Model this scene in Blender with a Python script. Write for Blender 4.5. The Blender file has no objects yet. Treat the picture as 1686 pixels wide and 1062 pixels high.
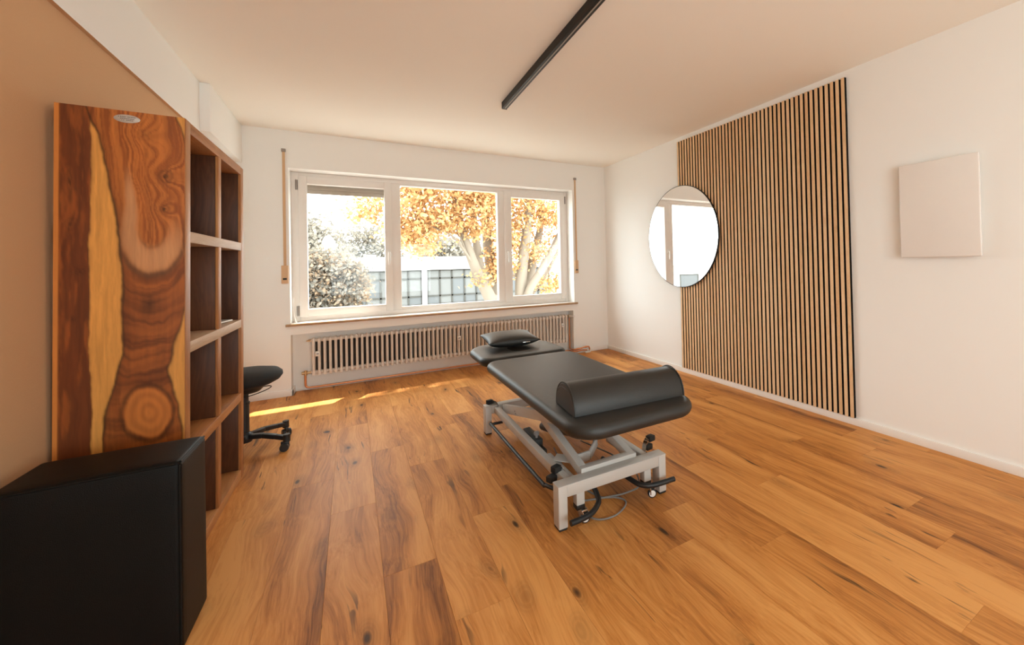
import bpy, bmesh, math, random
import numpy as np
from mathutils import Vector, Matrix

random.seed(7)
RNG = np.random.default_rng(11)
SC = bpy.context.scene
COL = SC.collection
PI = math.pi

# ------------------------------------------------------------------ camera
F, CX, CY = 681.8531, 994.0261, 425.9518
YAW, PITCH, ROLL, CAMH = 0.5468, 0.0110, 0.0230, 1.1993
W_, H_ = 1686, 1062


def camera_axes():
    fwd = Vector((math.sin(YAW) * math.cos(PITCH), math.cos(YAW) * math.cos(PITCH), math.sin(PITCH)))
    right = Vector((math.cos(YAW), -math.sin(YAW), 0))
    down = fwd.cross(right)
    c, s = math.cos(ROLL), math.sin(ROLL)
    return c * right + s * down, -s * right + c * down, fwd


r_, d_, f_ = camera_axes()
cam = bpy.data.objects.new('camera', bpy.data.cameras.new('camera'))
COL.objects.link(cam)
M = Matrix.Identity(4)
for i in range(3):
    M[i][0], M[i][1], M[i][2] = r_[i], -d_[i], -f_[i]
M[2][3] = CAMH
cam.matrix_world = M
cam.data.sensor_fit = 'HORIZONTAL'
cam.data.sensor_width = 36
cam.data.lens = F * 36 / W_
cam.data.shift_x = (W_ / 2 - CX) / W_
cam.data.shift_y = (CY - H_ / 2) / W_
cam.data.clip_start = 0.02
cam.data.clip_end = 500
SC.camera = cam

# ------------------------------------------------------------------ world, sun, exposure
SKY = 7.0
world = bpy.data.worlds.new('sky')
SC.world = world
world.use_nodes = True
bg = world.node_tree.nodes['Background']
bg.inputs[0].default_value = (0.88, 1.0, 1.03, 1)
bg.inputs[1].default_value = SKY


def add_light(name, kind, loc, energy, color=(1, 1, 1)):
    l = bpy.data.lights.new(name, kind)
    l.energy = energy
    l.color = color
    o = bpy.data.objects.new(name, l)
    o.location = loc
    COL.objects.link(o)
    return o


sun = add_light('sun', 'SUN', (0, 8, 12), 11.0, (1, 0.93, 0.82))
sun.data.angle = math.radians(0.6)
sun.rotation_euler = Vector((-0.64, -1.0, -1.95)).to_track_quat('-Z', 'Y').to_euler()


def portal(name, loc, sx, sz, ry):
    o = add_light(name, 'AREA', loc, 1.0)
    o.data.shape = 'RECTANGLE'
    o.data.size, o.data.size_y = sx, sz
    o.rotation_euler = ry
    o.data.cycles.is_portal = True
    return o


portal('window_portal', (1.02, 5.36, 1.43), 3.1, 1.56, (-PI / 2, 0, 0))
portal('fill_window_portal', (0.70, -1.86, 1.25), 2.5, 1.6, (PI / 2, 0, 0))  # serves the made-up rear opening that brightens the room

vs = SC.view_settings
vs.view_transform = 'Standard'
try:
    vs.look = 'None'
except TypeError:
    pass
vs.exposure = 0.50
vs.gamma = 1.0
vs.use_curve_mapping = False
cy = SC.cycles
cy.use_denoising = True
cy.max_bounces = 14
cy.diffuse_bounces = 9
cy.glossy_bounces = 5
cy.transparent_max_bounces = 16
cy.sample_clamp_indirect = 12
cy.caustics_reflective = False
cy.caustics_refractive = False

# ------------------------------------------------------------------ node helpers and materials


class NT:
    def __init__(s, name):
        s.m = bpy.data.materials.new(name)
        s.m.use_nodes = True
        s.t = s.m.node_tree
        s.b = s.t.nodes['Principled BSDF']

    def n(s, kind, **kw):
        nd = s.t.nodes.new(kind)
        for k, v in kw.items():
            if k.startswith('i_'):
                key = k[2:]
                key = int(key) if key.isdigit() else key.replace('_', ' ')
                s.set(nd.inputs[key], v)
            else:
                setattr(nd, k, v)
        return nd

    def set(s, sock, v):
        if isinstance(v, bpy.types.NodeSocket):
            s.t.links.new(v, sock)
        elif isinstance(v, bpy.types.Node):
            s.t.links.new(v.outputs[0], sock)
        else:
            sock.default_value = v

    def math(s, op, a, b=None, clamp=False):
        nd = s.n('ShaderNodeMath', operation=op, use_clamp=clamp)
        s.set(nd.inputs[0], a)
        if b is not None:
            s.set(nd.inputs[1], b)
        return nd.outputs[0]

    def ramp(s, fac, stops):
        nd = s.n('ShaderNodeValToRGB')
        s.set(nd.inputs[0], fac)
        els = nd.color_ramp.elements
        while len(els) < len(stops):
            els.new(0.5)
        for e, (p, c) in zip(els, stops):
            e.position = p
            e.color = (*c, 1) if len(c) == 3 else c
        return nd.outputs[0]

    def mix(s, fac, a, b, blend='MIX'):
        nd = s.n('ShaderNodeMix', data_type='RGBA', blend_type=blend)
        s.set(nd.inputs[0], fac)
        for sock, v in ((nd.inputs[6], a), (nd.inputs[7], b)):
            if isinstance(v, tuple):
                v = (*v, 1) if len(v) == 3 else v
            s.set(sock, v)
        return nd.outputs[2]

    def noise(s, vec, scale, detail=3.0, rough=0.55, dist=0.0):
        nd = s.n('ShaderNodeTexNoise')
        s.set(nd.inputs['Vector'], vec)
        nd.inputs['Scale'].default_value = scale
        nd.inputs['Detail'].default_value = detail
        nd.inputs['Roughness'].default_value = rough
        nd.inputs['Distortion'].default_value = dist
        return nd.outputs[0]

    def scaled(s, vec, sc):
        nd = s.n('ShaderNodeVectorMath', operation='MULTIPLY')
        s.set(nd.inputs[0], vec)
        nd.inputs[1].default_value = sc
        return nd.outputs[0]

    def bump(s, h, strength, dist=0.01):
        nd = s.n('ShaderNodeBump')
        nd.inputs['Strength'].default_value = strength
        nd.inputs['Distance'].default_value = dist
        s.set(nd.inputs['Height'], h)
        s.t.links.new(nd.outputs[0], s.b.inputs['Normal'])

    def P(s, color=None, rough=None, metal=None, spec=None, **kw):
        if color is not None:
            s.set(s.b.inputs['Base Color'], (*color, 1) if isinstance(color, tuple) and len(color) == 3 else color)
        if rough is not None:
            s.set(s.b.inputs['Roughness'], rough)
        if metal is not None:
            s.b.inputs['Metallic'].default_value = metal
        if spec is not None:
            s.b.inputs['Specular IOR Level'].default_value = spec
        for k, v in kw.items():
            s.b.inputs[k].default_value = v
        return s.m

    def obj_coord(s, rand=True):
        tc = s.n('ShaderNodeTexCoord').outputs['Object']
        if not rand:
            return tc
        oi = s.n('ShaderNodeObjectInfo')
        cb = s.n('ShaderNodeCombineXYZ')
        s.set(cb.inputs[0], s.math('MULTIPLY', oi.outputs['Random'], 53.0))
        s.set(cb.inputs[1], s.math('MULTIPLY', oi.outputs['Random'], 97.0))
        s.set(cb.inputs[2], s.math('MULTIPLY', oi.outputs['Random'], 31.0))
        ad = s.n('ShaderNodeVectorMath', operation='ADD')
        s.set(ad.inputs[0], tc)
        s.set(ad.inputs[1], cb.outputs[0])
        s.rand = oi.outputs['Random']
        return ad.outputs[0]


def plain(name, color, rough=0.5, metal=0.0, spec=0.5, bump=0.0, bscale=200):
    k = NT(name)
    v = k.obj_coord(False)
    n = k.noise(v, 9.0, 4)
    c = k.mix(k.math('MULTIPLY', n, 0.25), tuple(color), tuple(x * 0.82 for x in color))
    k.P(c, rough, metal, spec)
    if bump:
        k.bump(k.noise(v, bscale, 2), bump, 0.004)
    return k.m


def paint(name, color, texture=0.05, scale=260):
    k = NT(name)
    v = k.n('ShaderNodeTexCoord').outputs['Object']
    n = k.noise(v, 1.7, 3)
    c = k.mix(k.math('MULTIPLY', n, 0.3), tuple(color), tuple(x * 0.95 for x in color))
    k.P(c, 0.85, 0, 0.25)
    k.bump(k.noise(v, scale, 3), texture, 0.003)
    return k.m


WHITE = paint('white_wall_paint', (0.885, 0.885, 0.865))
CEIL = paint('ceiling_paint', (0.95, 0.918, 0.85))
BEIGE = paint('beige_wallpaper', (0.62, 0.385, 0.215), 0.35, 150)
TRIMW = plain('white_gloss_trim', (0.86, 0.835, 0.80), 0.4)
PVC = plain('white_window_plastic', (0.83, 0.79, 0.75), 0.35)
GREYPVC = plain('grey_gasket', (0.30, 0.27, 0.25), 0.6)
RADW = plain('radiator_enamel', (0.76, 0.70, 0.64), 0.35)
SILLW = plain('sill_wood_edge', (0.42, 0.25, 0.13), 0.5)
STRAP = plain('tan_webbing', (0.66, 0.43, 0.25), 0.8, bump=0.2)
STRAPBOX = plain('tan_plastic', (0.66, 0.42, 0.24), 0.5)
COPPER = plain('copper_pipe', (0.72, 0.32, 0.15), 0.32, 0.9)
BRASS = plain('brass_fitting', (0.62, 0.45, 0.25), 0.35, 0.9)
CHROME = plain('chrome', (0.75, 0.74, 0.72), 0.18, 1.0)
BLACKP = plain('black_plastic', (0.012, 0.012, 0.013), 0.45)
BLACKR = plain('black_rubber', (0.010, 0.010, 0.010), 0.7)
FOAM = plain('black_foam_tube', (0.010, 0.010, 0.011), 0.5)
GREYCOAT = plain('grey_powder_coat', (0.55, 0.535, 0.51), 0.42, 0.1, bump=0.25, bscale=420)
GREYPL = plain('grey_plastic', (0.33, 0.33, 0.33), 0.5)
CABLE = plain('grey_cable', (0.20, 0.19, 0.18), 0.5)
DARKGREY = plain('dark_grey_plastic', (0.035, 0.04, 0.04), 0.5)
WHITEPL = plain('white_plastic', (0.80, 0.78, 0.75), 0.4)
RAILM = plain('black_anodised_rail', (0.014, 0.012, 0.010), 0.5, spec=0.25)
RAILG = plain('rail_diffuser', (0.34, 0.30, 0.26), 0.5)
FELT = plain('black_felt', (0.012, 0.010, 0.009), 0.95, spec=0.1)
HEATER = plain('heater_glass', (0.84, 0.805, 0.77), 0.22)
BLACKFABRIC = plain('black_seat_fabric', (0.012, 0.013, 0.013), 0.85, bump=0.3, bscale=500)


def leather(name, col, rough, spec=0.5):
    k = NT(name)
    v = k.obj_coord(False)
    vo = k.n('ShaderNodeTexVoronoi')
    k.set(vo.inputs['Vector'], v)
    vo.inputs['Scale'].default_value = 420
    h = k.math('ADD', vo.outputs['Distance'], k.math('MULTIPLY', k.noise(v, 30, 3), 0.6))
    k.P(tuple(col), rough, 0, spec)
    k.bump(h, 0.25, 0.002)
    return k.m


LEATHER = leather('black_leatherette', (0.004, 0.004, 0.0037), 0.5, 0.15)
LEATHER2 = leather('charcoal_leatherette', (0.020, 0.0195, 0.018), 0.46)


def wood(name, stops, sc=(16, 1.3, 16), rough=0.5, knots=True, vary=0.5, grain=0.5):
    """rustic oak or sheesham: long grain along local Y"""
    k = NT(name)
    v = k.obj_coord(True)
    wv = k.n('ShaderNodeTexNoise')
    k.set(wv.inputs['Vector'], k.scaled(v, (2.2, 0.9, 2.2)))
    wv.inputs['Scale'].default_value = 1.6
    wv.inputs['Detail'].default_value = 2
    off = k.n('ShaderNodeVectorMath', operation='SUBTRACT')
    k.set(off.inputs[0], wv.outputs['Color'])
    off.inputs[1].default_value = (0.5, 0.5, 0.5)
    offs = k.scaled(off.outputs[0], (0.16, 0.10, 0.16))
    ad = k.n('ShaderNodeVectorMath', operation='ADD')
    k.set(ad.inputs[0], v)
    k.set(ad.inputs[1], offs)
    wvv = ad.outputs[0]
    broad = k.noise(k.scaled(wvv, sc), 0.55, 3, 0.55, 0.3)
    fine = k.noise(k.scaled(wvv, (sc[0] * 7, sc[1] * 2.2, sc[2] * 7)), 1.0, 4, 0.65)
    f = k.math('ADD', k.math('MULTIPLY', broad, 0.72), k.math('MULTIPLY', fine, 0.46))
    f = k.math('ADD', f, k.math('MULTIPLY', k.math('SUBTRACT', k.rand, 0.5), 0.16 * vary))
    c = k.ramp(f, stops)
    if knots:
        vo = k.n('ShaderNodeTexVoronoi')
        k.set(vo.inputs['Vector'], k.scaled(wvv, (5.2, 2.3, 1)))
        vo.inputs['Scale'].default_value = 1.0
        vo.inputs['Randomness'].default_value = 1.0
        d = vo.outputs['Distance']
        big = k.math('SUBTRACT', 1.0, k.math('DIVIDE', d, 0.26), True)
        ring = k.math('ABSOLUTE', k.math('SINE', k.math('MULTIPLY', d, 70.0)))
        c = k.mix(k.math('MULTIPLY', big, 0.30), c, tuple(x * 0.52 for x in stops[0][1]))
        c = k.mix(k.math('MULTIPLY', k.math('MULTIPLY', big, ring), 0.28), c, tuple(x * 0.5 for x in stops[0][1]))
        core = k.math('MULTIPLY', k.math('SUBTRACT', 1.0, k.math('DIVIDE', d, 0.085), True), 2.0, True)
        c = k.mix(k.math('MULTIPLY', core, 0.88), c, (0.030, 0.017, 0.010))
        crack = k.noise(k.scaled(wvv, (80, 2.4, 80)), 0.62, 2, 0.5)
        cm = k.math('MULTIPLY', k.math('SUBTRACT', crack, 0.625), 22.0, True)
        gate = k.math('MULTIPLY', k.math('SUBTRACT', k.noise(k.scaled(v, (3.5, 1.4, 1)), 1.0, 2), 0.53), 10.0, True)
        c = k.mix(k.math('MULTIPLY', k.math('MULTIPLY', cm, gate), 0.85), c, (0.045, 0.024, 0.012))
    k.P(c, rough, 0, 0.2)
    k.bump(fine, 0.10 * grain, 0.003)
    return k.m


PLANK = wood('oak_plank', [(0.33, (0.165, 0.058, 0.014)), (0.45, (0.39, 0.148, 0.035)), (0.56, (0.55, 0.228, 0.056)), (0.72, (0.69, 0.330, 0.100))],
             sc=(15, 1.05, 15), rough=0.46, vary=0.9)
SHEE = wood('sheesham_board', [(0.25, (0.13, 0.045, 0.016)), (0.45, (0.30, 0.115, 0.038)), (0.62, (0.42, 0.18, 0.062)), (0.8, (0.52, 0.26, 0.10))],
            sc=(14, 1.6, 14), rough=0.4, knots=False, vary=1.0)
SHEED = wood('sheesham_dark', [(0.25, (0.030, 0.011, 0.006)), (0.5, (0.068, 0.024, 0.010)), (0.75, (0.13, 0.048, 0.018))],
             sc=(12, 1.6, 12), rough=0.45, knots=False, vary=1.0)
SHEEL = wood('sheesham_greyed', [(0.25, (0.26, 0.15, 0.085)), (0.5, (0.45, 0.29, 0.18)), (0.75, (0.56, 0.40, 0.27))],
             sc=(12, 1.6, 12), rough=0.45, knots=False, vary=0.8)
SLATW = wood('oak_slat', [(0.25, (0.60, 0.365, 0.18)), (0.5, (0.74, 0.485, 0.27)), (0.8, (0.83, 0.60, 0.37))],
             sc=(60, 60, 1.0), rough=0.6, knots=False, vary=1.6)
GAPSHADE = plain('radiator_gap_shade', (0.075, 0.062, 0.052), 0.9)  # dark colour standing in for shade behind the radiator columns
SUBFLOOR = plain('subfloor', (0.04, 0.02, 0.01), 0.9)


def vcol_wood():
    k = NT('sheesham_figured')
    at = k.n('ShaderNodeVertexColor')
    at.layer_name = 'figure'
    v = k.obj_coord(False)
    fine = k.noise(k.scaled(v, (95, 95, 7)), 1.0, 4, 0.65)
    c = k.mix(k.math('MULTIPLY', fine, 0.75), at.outputs['Color'], (0.10, 0.035, 0.012), 'MULTIPLY')
    c2 = k.mix(k.math('MULTIPLY', k.math('SUBTRACT', fine, 0.35), 0.9, True), at.outputs['Color'], k.mix(0.5, at.outputs['Color'], (0.08, 0.028, 0.010)))
    k.P(c2, 0.36, 0, 0.45)
    k.bump(fine, 0.06, 0.003)
    return k.m


FIGURED = vcol_wood()


def glass_pane(name, tint=(1, 1, 1), gl=0.06):
    k = NT(name)
    t = k.t
    tr = k.n('ShaderNodeBsdfTransparent')
    tr.inputs[0].default_value = (*tint, 1)
    g = k.n('ShaderNodeBsdfGlossy')
    g.inputs['Roughness'].default_value = 0.0
    mx = k.n('ShaderNodeMixShader')
    mx.inputs[0].default_value = gl
    t.links.new(tr.outputs[0], mx.inputs[1])
    t.links.new(g.outputs[0], mx.inputs[2])
    t.links.new(mx.outputs[0], t.nodes['Material Output'].inputs[0])
    return k.m


GLASS = glass_pane('window_glass', (0.98, 0.98, 0.97), 0.012)
MIRROR = NT('mirror_silver').P((0.94, 0.93, 0.92), 0.0, 1.0)


def leafmat(name, a, b, c):
    k = NT(name)
    t = k.t
    geo = k.n('ShaderNodeNewGeometry')
    col = k.ramp(geo.outputs['Random Per Island'], [(0.0, a), (0.5, b), (1.0, c)])
    d = k.n('ShaderNodeBsdfDiffuse')
    tl = k.n('ShaderNodeBsdfTranslucent')
    k.set(d.inputs[0], col)
    k.set(tl.inputs[0], col)
    mx = k.n('ShaderNodeMixShader')
    mx.inputs[0].default_value = 0.4
    t.links.new(d.outputs[0], mx.inputs[1])
    t.links.new(tl.outputs[0], mx.inputs[2])
    t.links.new(mx.outputs[0], t.nodes['Material Output'].inputs[0])
    return k.m


LEAF_MAPLE = leafmat('maple_leaf', (0.40, 0.205, 0.080), (0.55, 0.315, 0.135), (0.70, 0.46, 0.23))
LEAF_GREY = leafmat('grey_green_leaf', (0.16, 0.145, 0.125), (0.23, 0.205, 0.17), (0.31, 0.265, 0.21))
LEAF_BUSH = leafmat('bush_leaf', (0.15, 0.14, 0.12), (0.23, 0.20, 0.165), (0.38, 0.25, 0.155))
BARK = plain('pale_bark', (0.20, 0.155, 0.115), 0.9, bump=0.4, bscale=30)
BARKD = plain('grey_bark', (0.20, 0.17, 0.14), 0.9)
BWHITE = plain('white_fascia', (0.78, 0.77, 0.75), 0.8)
BFRAME = plain('bronze_window_frame', (0.045, 0.04, 0.032), 0.6)
BPANE = plain('building_glass', (0.085, 0.085, 0.085), 0.3)
BPANEW = plain('building_glass_blind', (0.125, 0.12, 0.112), 0.4)
ASPHALT = plain('pale_paving', (0.24, 0.225, 0.205), 0.9)
SHUTTER = plain('shutter_slat', (0.48, 0.42, 0.36), 0.6)
DISHM = plain('white_dish', (0.8, 0.79, 0.77), 0.5)
PLATE = plain('engraved_label_metal', (0.46, 0.40, 0.35), 0.4, 0.3)
INK = plain('label_ink', (0.06, 0.05, 0.045), 0.7)

# ------------------------------------------------------------------ mesh helpers


class B:
    """collects boxes, tubes and turned shapes; build() links them as one mesh"""

    def __init__(s):
        s.bm = bmesh.new()

    def _take(s, o, mat=None):
        if mat is not None:
            bmesh.ops.transform(o, matrix=mat, verts=o.verts)
        me = bpy.data.meshes.new('tmp')
        o.to_mesh(me)
        o.free()
        s.bm.from_mesh(me)
        bpy.data.meshes.remove(me)
        return s

    def box(s, lo, hi, bev=0.0, seg=2, mat=None):
        o = bmesh.new()
        bmesh.ops.create_cube(o, size=1)
        c = [(a + b) / 2 for a, b in zip(lo, hi)]
        d = [b - a for a, b in zip(lo, hi)]
        for v in o.verts:
            v.co = Vector([c[i] + v.co[i] * d[i] for i in range(3)])
        if bev:
            bmesh.ops.bevel(o, geom=list(o.edges), offset=bev, segments=seg, affect='EDGES', profile=0.5)
        return s._take(o, mat)

    def beam(s, a, b, w, h, bev=0.004, up=(0, 0, 1)):
        """rectangular tube from a to b, w across, h along up"""
        a, b = Vector(a), Vector(b)
        y = (b - a).normalized()
        x = y.cross(Vector(up)).normalized()
        z = x.cross(y)
        m = Matrix.Identity(4)
        for i in range(3):
            m[i][0], m[i][1], m[i][2], m[i][3] = x[i], y[i], z[i], (a[i] + b[i]) / 2
        L = (b - a).length
        return s.box((-w / 2, -L / 2, -h / 2), (w / 2, L / 2, h / 2), bev, 2, m)

    def tube(s, pts, r, seg=12, cap=True):
        pts = [Vector(p) for p in pts]
        rs = r if isinstance(r, (list, tuple)) else [r] * len(pts)
        o = s.bm
        t0 = (pts[1] - pts[0]).normalized()
        n = t0.orthogonal().normalized()
        rings = []
        for i, p in enumerate(pts):
            t = ((pts[min(i + 1, len(pts) - 1)] - pts[max(i - 1, 0)])).normalized()
            n = (n - t * n.dot(t)).normalized()
            bnm = t.cross(n)
            rings.append([o.verts.new(p + (n * math.cos(2 * PI * k / seg) + bnm * math.sin(2 * PI * k / seg)) * rs[i]) for k in range(seg)])
        for a, b in zip(rings, rings[1:]):
            for k in range(seg):
                o.faces.new((a[k], a[(k + 1) % seg], b[(k + 1) % seg], b[k]))
        if cap:
            o.faces.new(rings[0][::-1])
            o.faces.new(rings[-1])
        return s

    def lathe(s, prof, seg=24, mat=None):
        """prof: (r, z) from bottom to top, turned about Z"""
        o = bmesh.new()
        rings = [[o.verts.new((r * math.cos(2 * PI * k / seg), r * math.sin(2 * PI * k / seg), z)) for k in range(seg)] for r, z in prof]
        for a, b in zip(rings, rings[1:]):
            for k in range(seg):
                o.faces.new((a[k], a[(k + 1) % seg], b[(k + 1) % seg], b[k]))
        o.faces.new(rings[0][::-1])
        o.faces.new(rings[-1])
        return s._take(o, mat)

    def prism(s, poly, z0, z1, bev=0, mat=None):
        o = bmesh.new()
        a = [o.verts.new((x, y, z0)) for x, y in poly]
        b = [o.verts.new((x, y, z1)) for x, y in poly]
        n = len(poly)
        o.faces.new(a[::-1])
        o.faces.new(b)
        for k in range(n):
            o.faces.new((a[k], a[(k + 1) % n], b[(k + 1) % n], b[k]))
        if bev:
            bmesh.ops.bevel(o, geom=list(o.edges), offset=bev, segments=2, affect='EDGES', profile=0.5)
        return s._take(o, mat)

    def slab(s, x0, x1, y0, y1, z0, z1, rad, edge, nc=10, ne=6, crown=0.0):
        """upholstered slab: plan corner radii rad = (x0y0, x1y0, x1y1, x0y1), rounded rim, slightly crowned top"""
        if not isinstance(rad, (list, tuple)):
            rad = [rad] * 4
        o = s.bm
        levels = []
        h = (z1 - z0) / 2
        for i in range(ne * 2 + 1):
            a = -PI / 2 + PI * i / (ne * 2)
            levels.append((edge * (1 - math.cos(a)), (z0 + z1) / 2 + h * math.sin(a)))
        levels += [(min(edge + 0.05, min(rad) * 0.85), z1 + crown)] if crown else []

        def ring(ins, z):
            out = []
            for (cx, cy2, a0, R) in ((x0 + rad[0], y0 + rad[0], PI, rad[0]), (x1 - rad[1], y0 + rad[1], 1.5 * PI, rad[1]),
                                     (x1 - rad[2], y1 - rad[2], 0, rad[2]), (x0 + rad[3], y1 - rad[3], 0.5 * PI, rad[3])):
                for k in range(nc + 1):
                    a = a0 + PI / 2 * k / nc
                    rr = R - ins
                    out.append(o.verts.new((cx + rr * math.cos(a), cy2 + rr * math.sin(a), z)))
            return out
        rings = [ring(i, z) for i, z in levels]
        n = len(rings[0])
        for a, b in zip(rings, rings[1:]):
            for k in range(n):
                o.faces.new((a[k], a[(k + 1) % n], b[(k + 1) % n], b[k]))
        o.faces.new(rings[0][::-1])
        o.faces.new(rings[-1])
        return s

    def build(s, name, mat, parent=None, smooth=40):
        bmesh.ops.recalc_face_normals(s.bm, faces=s.bm.faces)
        me = bpy.data.meshes.new(name)
        s.bm.to_mesh(me)
        s.bm.free()
        for m in (mat if isinstance(mat, (list, tuple)) else [mat]):
            me.materials.append(m)
        if smooth:
            me.polygons.foreach_set('use_smooth', [True] * len(me.polygons))
            try:
                me.set_sharp_from_angle(angle=math.radians(smooth))
            except AttributeError:
                pass
        return link(name, me, parent)


def link(name, me, parent=None):
    o = bpy.data.objects.new(name, me)
    COL.objects.link(o)
    if parent is not None:
        o.parent = parent
    return o


def tag(o, label, cat, group=None, kind=None):
    o['label'] = label
    o['category'] = cat
    if group:
        o['group'] = group
    if kind:
        o['kind'] = kind
    return o


def thing(name, label, cat, loc=(0, 0, 0), rot=(0, 0, 0), group=None):
    o = bpy.data.objects.new(name, None)
    o.empty_display_size = 0.1
    COL.objects.link(o)
    o.location = loc
    o.rotation_euler = rot
    return tag(o, label, cat, group)


def struct(o, label, cat=None):
    o['kind'] = 'structure'
    o['label'] = label
    if cat:
        o['category'] = cat
    return o


def copy_tree(o, parent=None):
    c = o.copy()
    COL.objects.link(c)
    c.parent = parent
    for ch in list(o.children):
        copy_tree(ch, c)
    return c


def catmull(pts, n=6):
    pts = [Vector(p) for p in pts]
    out = []
    for i in range(len(pts) - 1):
        p0, p1, p2, p3 = pts[max(i - 1, 0)], pts[i], pts[i + 1], pts[min(i + 2, len(pts) - 1)]
        for k in range(n):
            t = k / n
            out.append(0.5 * ((2 * p1) + (p2 - p0) * t + (2 * p0 - 5 * p1 + 4 * p2 - p3) * t * t + (3 * p1 - p0 - 3 * p2 + p3) * t ** 3))
    out.append(pts[-1])
    return out


def mesh_np(name, verts, faces, mat, parent=None):
    me = bpy.data.meshes.new(name)
    me.from_pydata([tuple(v) for v in verts], [], [tuple(f) for f in faces])
    me.materials.append(mat)
    return link(name, me, parent)


# ------------------------------------------------------------------ room dimensions
XR, YB, H = 3.066, 4.972, 2.55       # right wall, window wall, ceiling
XL = -0.922                          # left wall
YR = -1.60                           # wall behind the camera
XC, ZC = 2.19, 2.19                  # paint border height
WX0, WX1, WZ0, WZ1 = -0.51, 2.55, 0.66, 2.19   # window opening
NX0, NX1, NZ = -0.505, 2.531, 0.578  # radiator niche
NY = 5.125                           # back of the niche
YO = 5.33                            # outer face of the window wall

# walls
b = B()
b.box((-1.3, YB, -0.3), (WX0, YO, H))
b.box((WX1, YB, -0.3), (XR + 0.3, YO, H))
b.box((WX0, YB, WZ1), (WX1, YO, H))
b.box((WX0, YB, NZ), (WX1, YO, WZ0))
b.box((WX0, NY, -0.3), (WX1, YO, NZ))
b.box((NX1, YB, 0), (WX1, NY, NZ))
struct(b.build('wall_back', WHITE, smooth=0), 'white window wall with a niche below the window for the radiator')
b = B()
b.box((XR, YR, 0), (XR + 0.25, YB, H))
struct(b.build('wall_right', WHITE, smooth=0), 'long plain white wall carrying slat panels, mirror and heater')
b = B()
b.box((XL - 0.25, YR, 0), (XL, 3.97, H))
wl = b.build('wall_left', [BEIGE, WHITE], smooth=0)
bm = bmesh.new()
bm.from_mesh(wl.data)
o2 = bmesh.ops.create_cube(bm, size=1)
for v in o2['verts']:
    v.co = Vector((XL - 0.125 + v.co.x * 0.25, (3.97 + YB) / 2 + v.co.y * (YB - 3.97), H / 2 + v.co.z * H))
for f in bm.faces:
    f.material_index = 1 if f.calc_center_median().y > 3.971 else 0
bm.to_mesh(wl.data)
bm.free()
struct(wl, 'left wall papered in beige up to a white strip')
# white boxed strip under the ceiling; its underside wears the beige paper
b = B()
b.box((XL, YR, ZC), (-0.905, 3.97, H))
tr = b.build('trim_1', [WHITE, BEIGE], smooth=0)
for p in tr.data.polygons:
    if p.normal.z < -0.5:
        p.material_index = 1
struct(tr, 'white painted strip along the top of the beige left wall')
b = B()
b.box((XL, 3.97, 2.203), (-0.85, YB, H), 0.004)
struct(b.build('trim_2', WHITE), 'white boxed pipe casing under the ceiling beside the window wall')
# wall behind the camera with an opening added to let in fill light
RX0, RX1, RZ0, RZ1 = -0.50, 1.90, 0.50, 1.90
b = B()
b.box((XL - 0.25, YR - 0.22, 0), (RX0, YR, H))
b.box((RX1, YR - 0.22, 0), (XR + 0.25, YR, H))
b.box((RX0, YR - 0.22, 0), (RX1, YR, RZ0))
b.box((RX0, YR - 0.22, RZ1), (RX1, YR, H))
struct(b.build('wall_rear', WHITE, smooth=0), 'white wall behind the viewer with an added fill-light opening')
b = B()
b.box((XL - 0.25, YR - 0.22, H), (XR + 0.25, YO, H + 0.3))
struct(b.build('ceiling', CEIL, smooth=0), 'smooth white painted ceiling')
# unseen overhang added above the window to narrow the sun streak
b = B()
b.box((-2.5, YO, 2.9), (4.5, 5.95, 3.1))
b.box((-2.5, YO - 0.05, H), (4.5, YO, 3.1))
struct(b.build('sun_overhang', BWHITE, smooth=0), 'added unseen overhang above the window that narrows the sun streak')

# floor: subfloor with planks laid towards the window
b = B()
b.box((XL - 0.25, YR - 0.22, -0.30), (XR + 0.25, YB + 0.0, -0.013))
b.box((NX0, YB, -0.30), (NX1, NY, -0.013))
floor = struct(b.build('floor', SUBFLOOR, smooth=0), 'rustic oak plank floor running towards the window')
PW, PL = 0.1935, 1.285


def plank_mesh(w, l):
    g, c, t = 0.0002, 0.0006, 0.012
    x, y = w / 2 - g, l / 2 - g
    vs_ = [(-x, -y, -t), (x, -y, -t), (x, y, -t), (-x, y, -t), (-x, -y, -c), (x, -y, -c), (x, y, -c), (-x, y, -c),
           (-x + c, -y + c, 0), (x - c, -y + c, 0), (x - c, y - c, 0), (-x + c, y - c, 0)]
    fs = [(3, 2, 1, 0), (8, 9, 10, 11)]
    for k in range(4):
        n = (k + 1) % 4
        fs += [(k, n, n + 4, k + 4), (k + 4, n + 4, n + 8, k + 8)]
    me = bpy.data.meshes.new('plank')
    me.from_pydata(vs_, [], fs)
    me.materials.append(PLANK)
    return me


FULL = plank_mesh(PW, PL)
shifts = [0.0, 0.52, 0.21, 0.83, 0.37, 0.68, 0.10, 0.93]
x = 1.637 - 14 * PW
row = 0
while x < XR - 0.01:
    xa, xb = max(x, XL), min(x + PW, XR)
    y = 1.574 - 4 * PL + shifts[(row * 5 + 4) % 8] * PL
    yend = NY if (xa > NX0 - 0.01 and xb < NX1 + 0.02) else YB
    while y < yend - 0.01:
        ya, yb = max(y, YR), min(y + PL, yend)
        if yb - ya > 0.03 and xb - xa > 0.01:
            full = abs((yb - ya) - PL) < 1e-5 and abs((xb - xa) - PW) < 1e-5
            p = link('plank', FULL if full else plank_mesh(xb - xa, yb - ya), floor)
            p.location = ((xa + xb) / 2, (ya + yb) / 2, 0)
        y += PL
    x += PW
    row += 1

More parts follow.
